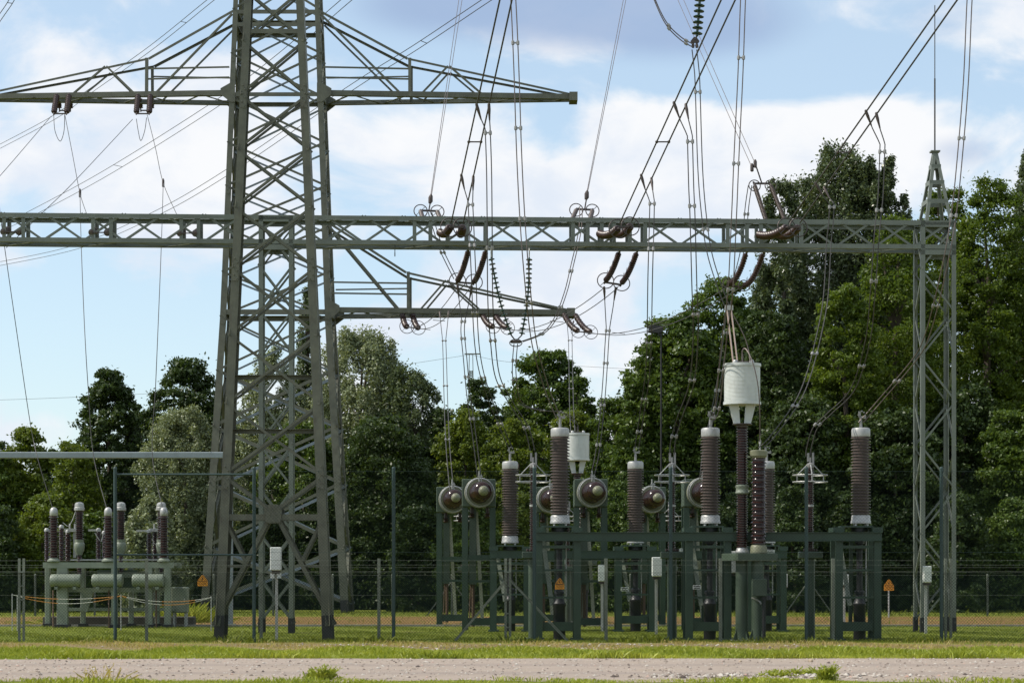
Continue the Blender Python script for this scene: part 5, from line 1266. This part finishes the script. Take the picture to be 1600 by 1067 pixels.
# ------------------------------------------------------------------ trees and shrubs
LM = {
 'dark': leafmat('dark_green_leaves', (0.024, 0.046, 0.012), (0.070, 0.108, 0.028), .30, .45),
 'mid': leafmat('mid_green_leaves', (0.036, 0.074, 0.012), (0.120, 0.175, 0.032), .35, .42),
 'light': leafmat('yellow_green_leaves', (0.065, 0.110, 0.012), (0.180, 0.225, 0.034), .40, .45),
 'silver': leafmat('silver_green_leaves', (0.10, 0.13, 0.060), (0.32, 0.36, 0.21), .25, .4),
 'poplar': leafmat('poplar_leaves', (0.044, 0.070, 0.026), (0.150, 0.185, 0.088), .25, .32),
 'locust': leafmat('locust_leaves', (0.042, 0.084, 0.009), (0.150, 0.205, 0.028), .45, .45),
}
def tree(name, px, ytop, wpx, Y, label, mat, seed, shape='round', base=.12, clumps=150, per=150, leaf=.12, cat='tree', lobes=16, lean=0.0):
    rg = np.random.default_rng(seed); k = Y / F
    H = ZZ(ytop, Y); W = wpx * k / 2; c = G(px, Y); zb = base * H
    hc = H - zb
    # crown: leaf clumps spread through an uneven envelope
    ph = rg.uniform(0, 6.28, 12)
    def env(f):
        if shape == 'round': e = np.where(f > .42, np.sqrt(np.clip(1 - ((f - .42) / .60) ** 2, .02, 1)), .72 + .28 * f / .42)
        elif shape == 'ovoid': e = np.where(f > .35, np.sqrt(np.clip(1 - ((f - .35) / .66) ** 2, .02, 1)) ** 1.15, .70 + .30 * f / .35)
        elif shape == 'cone': e = np.clip(1.05 - f, .05, 1) ** .62
        else: e = np.sqrt(np.clip(1 - f ** 2.2, .03, 1))
        return e
    def wob(a, f):
        return 1 + .11 * np.sin(3 * a + ph[0] + 5 * f) + .09 * np.sin(5 * a + ph[1] - 9 * f) + .06 * np.sin(2 * a + ph[2] + 13 * f) + .05 * np.sin(7 * a + ph[3] + 21 * f)
    clumps = int(clumps * 1.7); per = int(per * .62)
    ff = rg.uniform(0, 1, clumps * 4); ff = ff[rg.uniform(0, 1, len(ff)) < env(ff) ** .8][:clumps]; clumps = len(ff)
    aa = rg.uniform(0, 2 * np.pi, clumps)
    cr = np.maximum(W * rg.uniform(.09, .24, clumps) * (1.05 - .35 * ff), .28)
    rr = np.maximum(env(ff) * W * wob(aa, ff) - cr * .7, W * .02) * rg.uniform(.25, 1.0, clumps) ** .45
    cc = np.stack([c.x + rr * np.cos(aa) + lean * ff * W, c.y + rr * np.sin(aa) * .85, np.minimum(zb + hc * ff + rg.uniform(-.4, .4, clumps), H - cr * .6 * rg.uniform(.6, 1.6, clumps))], 1)
    L = np.concatenate([cc, cr[:, None]], 1)[rg.permutation(clumps)[:max(8, lobes)]]
    per = int(per * 1.25); leaf *= .86; n = clumps * per; ci = np.repeat(np.arange(clumps), per)
    e = rg.normal(0, 1, (n, 3)); e /= np.linalg.norm(e, axis=1)[:, None]
    p = cc[ci] + e * (cr[ci] * rg.uniform(.15, 1.0, n) ** .6)[:, None] * np.array([1.2, 1.2, .72] if mat not in ('poplar', 'silver') else [.8, .8, 1.35])
    m2 = n // 9                                              # loose leaves and twigs' ends outside the clumps
    j = rg.integers(0, n, m2); p[j] += e[j] * rg.uniform(.05, 1.0, m2)[:, None] * cr[ci[j]][:, None]
    p[:, 2] = np.maximum(p[:, 2], .06)
    nn = rg.normal(0, 1, (n, 3)) + np.array([0, 0, .55]) + e * .5; nn /= np.linalg.norm(nn, axis=1)[:, None]
    t1 = rg.normal(0, 1, (n, 3)); t1 -= nn * (t1 * nn).sum(1)[:, None]; t1 /= np.linalg.norm(t1, axis=1)[:, None]; t2 = np.cross(nn, t1)
    s = leaf * rg.uniform(.55, 1.25, n)[:, None]
    q = np.stack([p - t1 * s, p + t2 * s * .52 + nn * s * .12, p + t1 * s, p - t2 * s * .52 + nn * s * .12], 1).reshape(-1, 3)
    root = thing(name, c, label, cat, 'trees behind the substation' if cat == 'tree' else 'shrubs along the rear fence')
    o = quad_obj('crown' if cat == 'tree' else 'foliage', q, LM[mat], c); o.parent = root
    mb = MB(); rt = max(.08, H * .018)
    ztr = zb + hc * .72
    rs = random.Random(seed); tp = [c + V((0, 0, -.1)), c + V((rs.uniform(-.1, .1), 0, ztr * .35)), c + V((rs.uniform(-.2, .2) + lean * W * .4, 0, ztr * .7)), c + V((lean * W * .6, 0, ztr))]
    mb.tube(spline(tp, 4), rt, 8, rt * .25)
    for l in L[::2]:
        z0 = max(.15 * H if cat == 'tree' else .1, min(l[2] - .9 * math.hypot(l[0] - c.x, l[1] - c.y), ztr * .95)); a = pick(spline(tp, 4), min(.98, z0 / ztr)); b_ = V(l[:3])
        mb.tube([a, a.lerp(b_, .5) + V((0, 0, .08)), b_], rt * .38, 5, rt * .1)
    mb.build('trunk' if cat == 'tree' else 'stems', M['bark'], root)
    return root
T = tree
# left group
T('tree', 170, 578, 128, 112, 'dark bell shaped tree standing alone above the left bushes', 'dark', 11, 'round', .1, 230, 170, .12)
T('tree', 292, 560, 165, 114, 'dark tree with a ragged pointed top just left of the tall tower', 'dark', 12, 'ovoid', .1, 210, 170, .12)
T('tree', 232, 640, 130, 117, 'low dark tree filling the dip between the bell shaped and pointed trees', 'dark', 13, 'round', .05, 130, 150, .12)
T('willow', 288, 642, 170, 101, 'pale silvery willow shrub tree left of the tower legs', 'silver', 14, 'round', .02, 320, 170, .085, lobes=22)
T('tree', 42, 668, 120, 104, 'light green bushy tree rising at the left picture edge', 'light', 15, 'ovoid', .02, 190, 150, .11)
T('tree', 115, 690, 110, 102, 'light green bushy tree under the bell shaped tree', 'light', 16, 'round', .02, 150, 150, .10)
T('tree', -30, 690, 130, 103, 'mid green tree cut off by the left picture edge', 'mid', 17, 'round', .02, 150, 140, .11)
T('white_poplar', 480, 452, 95, 113, 'slender pale poplar top seen through the tall tower', 'poplar', 18, 'cone', .15, 190, 130, .10, lobes=22)
T('white_poplar', 425, 545, 150, 110, 'pale poplar behind the left half of the tall tower', 'silver', 19, 'ovoid', .05, 230, 160, .095, lobes=20)
T('white_poplar', 562, 520, 225, 109, 'broad grey green poplar immediately right of the tall tower', 'silver', 20, 'round', .03, 420, 180, .10, lobes=26)
T('white_poplar', 640, 578, 150, 107, 'grey green poplar sloping down right of the broad poplar', 'poplar', 21, 'round', .03, 270, 170, .10, lobes=20)
T('tree', 600, 650, 190, 102, 'very dark dense tree below the grey green poplars', 'dark', 22, 'round', .02, 260, 170, .11)
T('tree', 690, 640, 80, 106, 'narrow dark tree at the right foot of the grey green poplars', 'dark', 23, 'ovoid', .03, 120, 150, .11)
T('tree', 470, 660, 170, 103, 'dark tree behind the legs of the tall tower', 'mid', 24, 'round', .03, 200, 160, .11)
# middle
T('tree', 752, 592, 92, 120, 'small dark loose tree below the distant pylon', 'dark', 25, 'round', .1, 150, 140, .12)
T('maple', 852, 549, 180, 122, 'round mid green tree above the rear drum, centre of the picture', 'mid', 26, 'round', .1, 260, 170, .14, lobes=20)
T('tree', 905, 590, 80, 120, 'small mid green tree leaning out right of the round central tree', 'mid', 27, 'round', .1, 110, 150, .13)
T('tree', 728, 640, 120, 104, 'yellow green shrub tree behind the leftmost rear bushing', 'light', 28, 'ovoid', .02, 170, 150, .11)
T('tree', 808, 655, 140, 103, 'yellow green shrub tree behind the left ringed arrester', 'light', 29, 'round', .02, 180, 150, .11)
T('tree', 895, 640, 120, 104, 'yellow green shrub tree behind the rear white drum', 'light', 30, 'round', .02, 160, 150, .11)
T('tree', 955, 622, 100, 102, 'yellow green bush at the left foot of the big maple', 'mid', 31, 'round', .02, 150, 150, .11)
# right mass
T('maple', 1060, 490, 190, 101, 'big spreading maple whose left edge shows the lamp head', 'mid', 32, 'round', .05, 420, 170, .125, lobes=28)
T('maple', 1122, 432, 170, 104, 'taller maple crown between the lamp and the poplar', 'mid', 33, 'round', .05, 380, 170, .125, lobes=26)
T('maple', 1000, 585, 120, 100, 'low outer maple crown at the left of the big maple', 'mid', 34, 'round', .05, 200, 160, .12)
T('maple', 1200, 490, 180, 100, 'dark maple behind the big white drum', 'dark', 35, 'round', .03, 330, 170, .125, lobes=24)
T('poplar', 1310, 232, 230, 114, 'tallest grey green poplar rising above the right part of the gantry', 'poplar', 36, 'round', .08, 620, 150, .115, lobes=34)
T('poplar', 1225, 286, 135, 112, 'left shoulder of the tall poplars beside the slanting strings', 'poplar', 37, 'round', .08, 360, 140, .115, lobes=24)
T('poplar', 1352, 246, 130, 113, 'grey green poplar filling the dip between the tallest and the narrow poplar', 'poplar', 48, 'round', .08, 340, 140, .115, lobes=24)
T('poplar', 1393, 250, 105, 113, 'narrow poplar just left of the gantry peak', 'poplar', 38, 'round', .08, 320, 140, .115, lobes=24)
T('locust', 1400, 340, 190, 101, 'yellowish locust tree behind the right gantry column', 'locust', 39, 'ovoid', .05, 380, 170, .10, lobes=28)
T('locust', 1318, 440, 140, 98, 'yellowish locust tree behind the last big bushing', 'locust', 40, 'round', .05, 280, 170, .10, lobes=22)
T('locust', 1480, 296, 160, 106, 'yellow green locust right behind the gantry peak', 'locust', 41, 'round', .05, 320, 160, .105, lobes=24)
T('locust', 1548, 282, 190, 104, 'tall dark locust right of the gantry column', 'locust', 42, 'round', .06, 400, 160, .105, lobes=30)
T('poplar', 1612, 240, 140, 107, 'tall tree cut off by the right picture edge', 'poplar', 43, 'ovoid', .06, 320, 150, .11, lobes=26)
T('locust', 1715, 270, 190, 105, 'locust tree standing just outside the right picture edge', 'locust', 49, 'round', .05, 300, 150, .12)
T('tree', 1830, 360, 220, 108, 'tree standing well outside the right picture edge', 'mid', 50, 'round', .05, 260, 150, .13)
T('tree', -150, 600, 190, 106, 'tree standing outside the left picture edge', 'mid', 51, 'round', .05, 240, 150, .13)
T('tree', 1590, 640, 150, 97, 'lower green tree at the right picture edge', 'mid', 44, 'round', .02, 220, 150, .11)
T('tree', 1255, 620, 190, 97, 'dark leafy tree behind the big drum and rightmost arrester', 'dark', 45, 'round', .02, 280, 160, .12)
T('tree', 1400, 640, 190, 96.5, 'dark leafy tree behind the foot of the right column', 'dark', 46, 'round', .02, 280, 160, .12)
T('tree', 1505, 600, 150, 99, 'dark tree between the right column and the picture edge', 'dark', 47, 'round', .02, 230, 160, .12)
# trees farther back that close the gaps
fill = [(-20, 690, 'left of everything'), (95, 700, 'behind the left light green trees'), (215, 690, 'behind the willow'), (335, 640, 'behind the tower leg'), (440, 640, 'behind the pale poplar'), (560, 600, 'behind the broad poplar'), (670, 670, 'behind the narrow dark tree'), (780, 650, 'below the central round tree'), (900, 650, 'behind the rear white drum'), (1010, 600, 'behind the low maple crown'), (1110, 520, 'behind the taller maple'), (1210, 420, 'behind the poplar shoulder'), (1310, 380, 'behind the tallest poplar'), (1410, 400, 'behind the yellowish locust'), (1510, 400, 'behind the tall dark locust'), (1610, 400, 'behind the right edge tree')]
for i, (px, yt, wh) in enumerate(fill):
    T('tree', px, yt, 150, 131 + (i % 3) * 2, 'shaded background tree ' + wh, 'dark', 60 + i, 'round', .02, 190, 110, .17)
# shrubs at the foot of the trees
sh = [(-10, 790, 'dark', 'at the left picture edge'), (70, 770, 'light', 'left of the switchgear insulators'), (150, 800, 'mid', 'behind the switchgear insulators'), (235, 780, 'silver', 'behind the right end of the switchgear'), (320, 800, 'dark', 'behind the left pylon foot'), (405, 790, 'dark', 'behind the tower legs, left one'), (490, 800, 'dark', 'behind the tower legs, right one'), (575, 780, 'dark', 'right of the pylon feet'), (655, 790, 'dark', 'left of the round bushings'), (735, 760, 'mid', 'behind the tall round bushing frame'), (815, 770, 'light', 'behind the left arrester post'), (900, 760, 'mid', 'behind the first big trestle'), (980, 750, 'mid', 'behind the middle rear trestle'), (1065, 760, 'dark', 'behind the middle arrester post'), (1150, 770, 'dark', 'behind the platform posts'), (1240, 760, 'dark', 'behind the rightmost arrester post'), (1325, 770, 'dark', 'behind the last trestle'), (1410, 780, 'dark', 'behind the lone warning sign'), (1495, 770, 'dark', 'right of the gantry column foot'), (1580, 780, 'mid', 'at the right picture edge')]
for i, (px, yt, mt, wh) in enumerate(sh):
    T('shrub', px, yt, 118, 93.5 + (i % 3) * 1.1 if not (290 < px < 620) else 101, 'dense %s shrub below the trees, %s' % ({'dark': 'dark green', 'mid': 'green', 'light': 'light green', 'silver': 'pale silvery'}[mt], wh), mt, 90 + i, 'bush', .0, 130, 150, .10, cat='shrub', lobes=12)
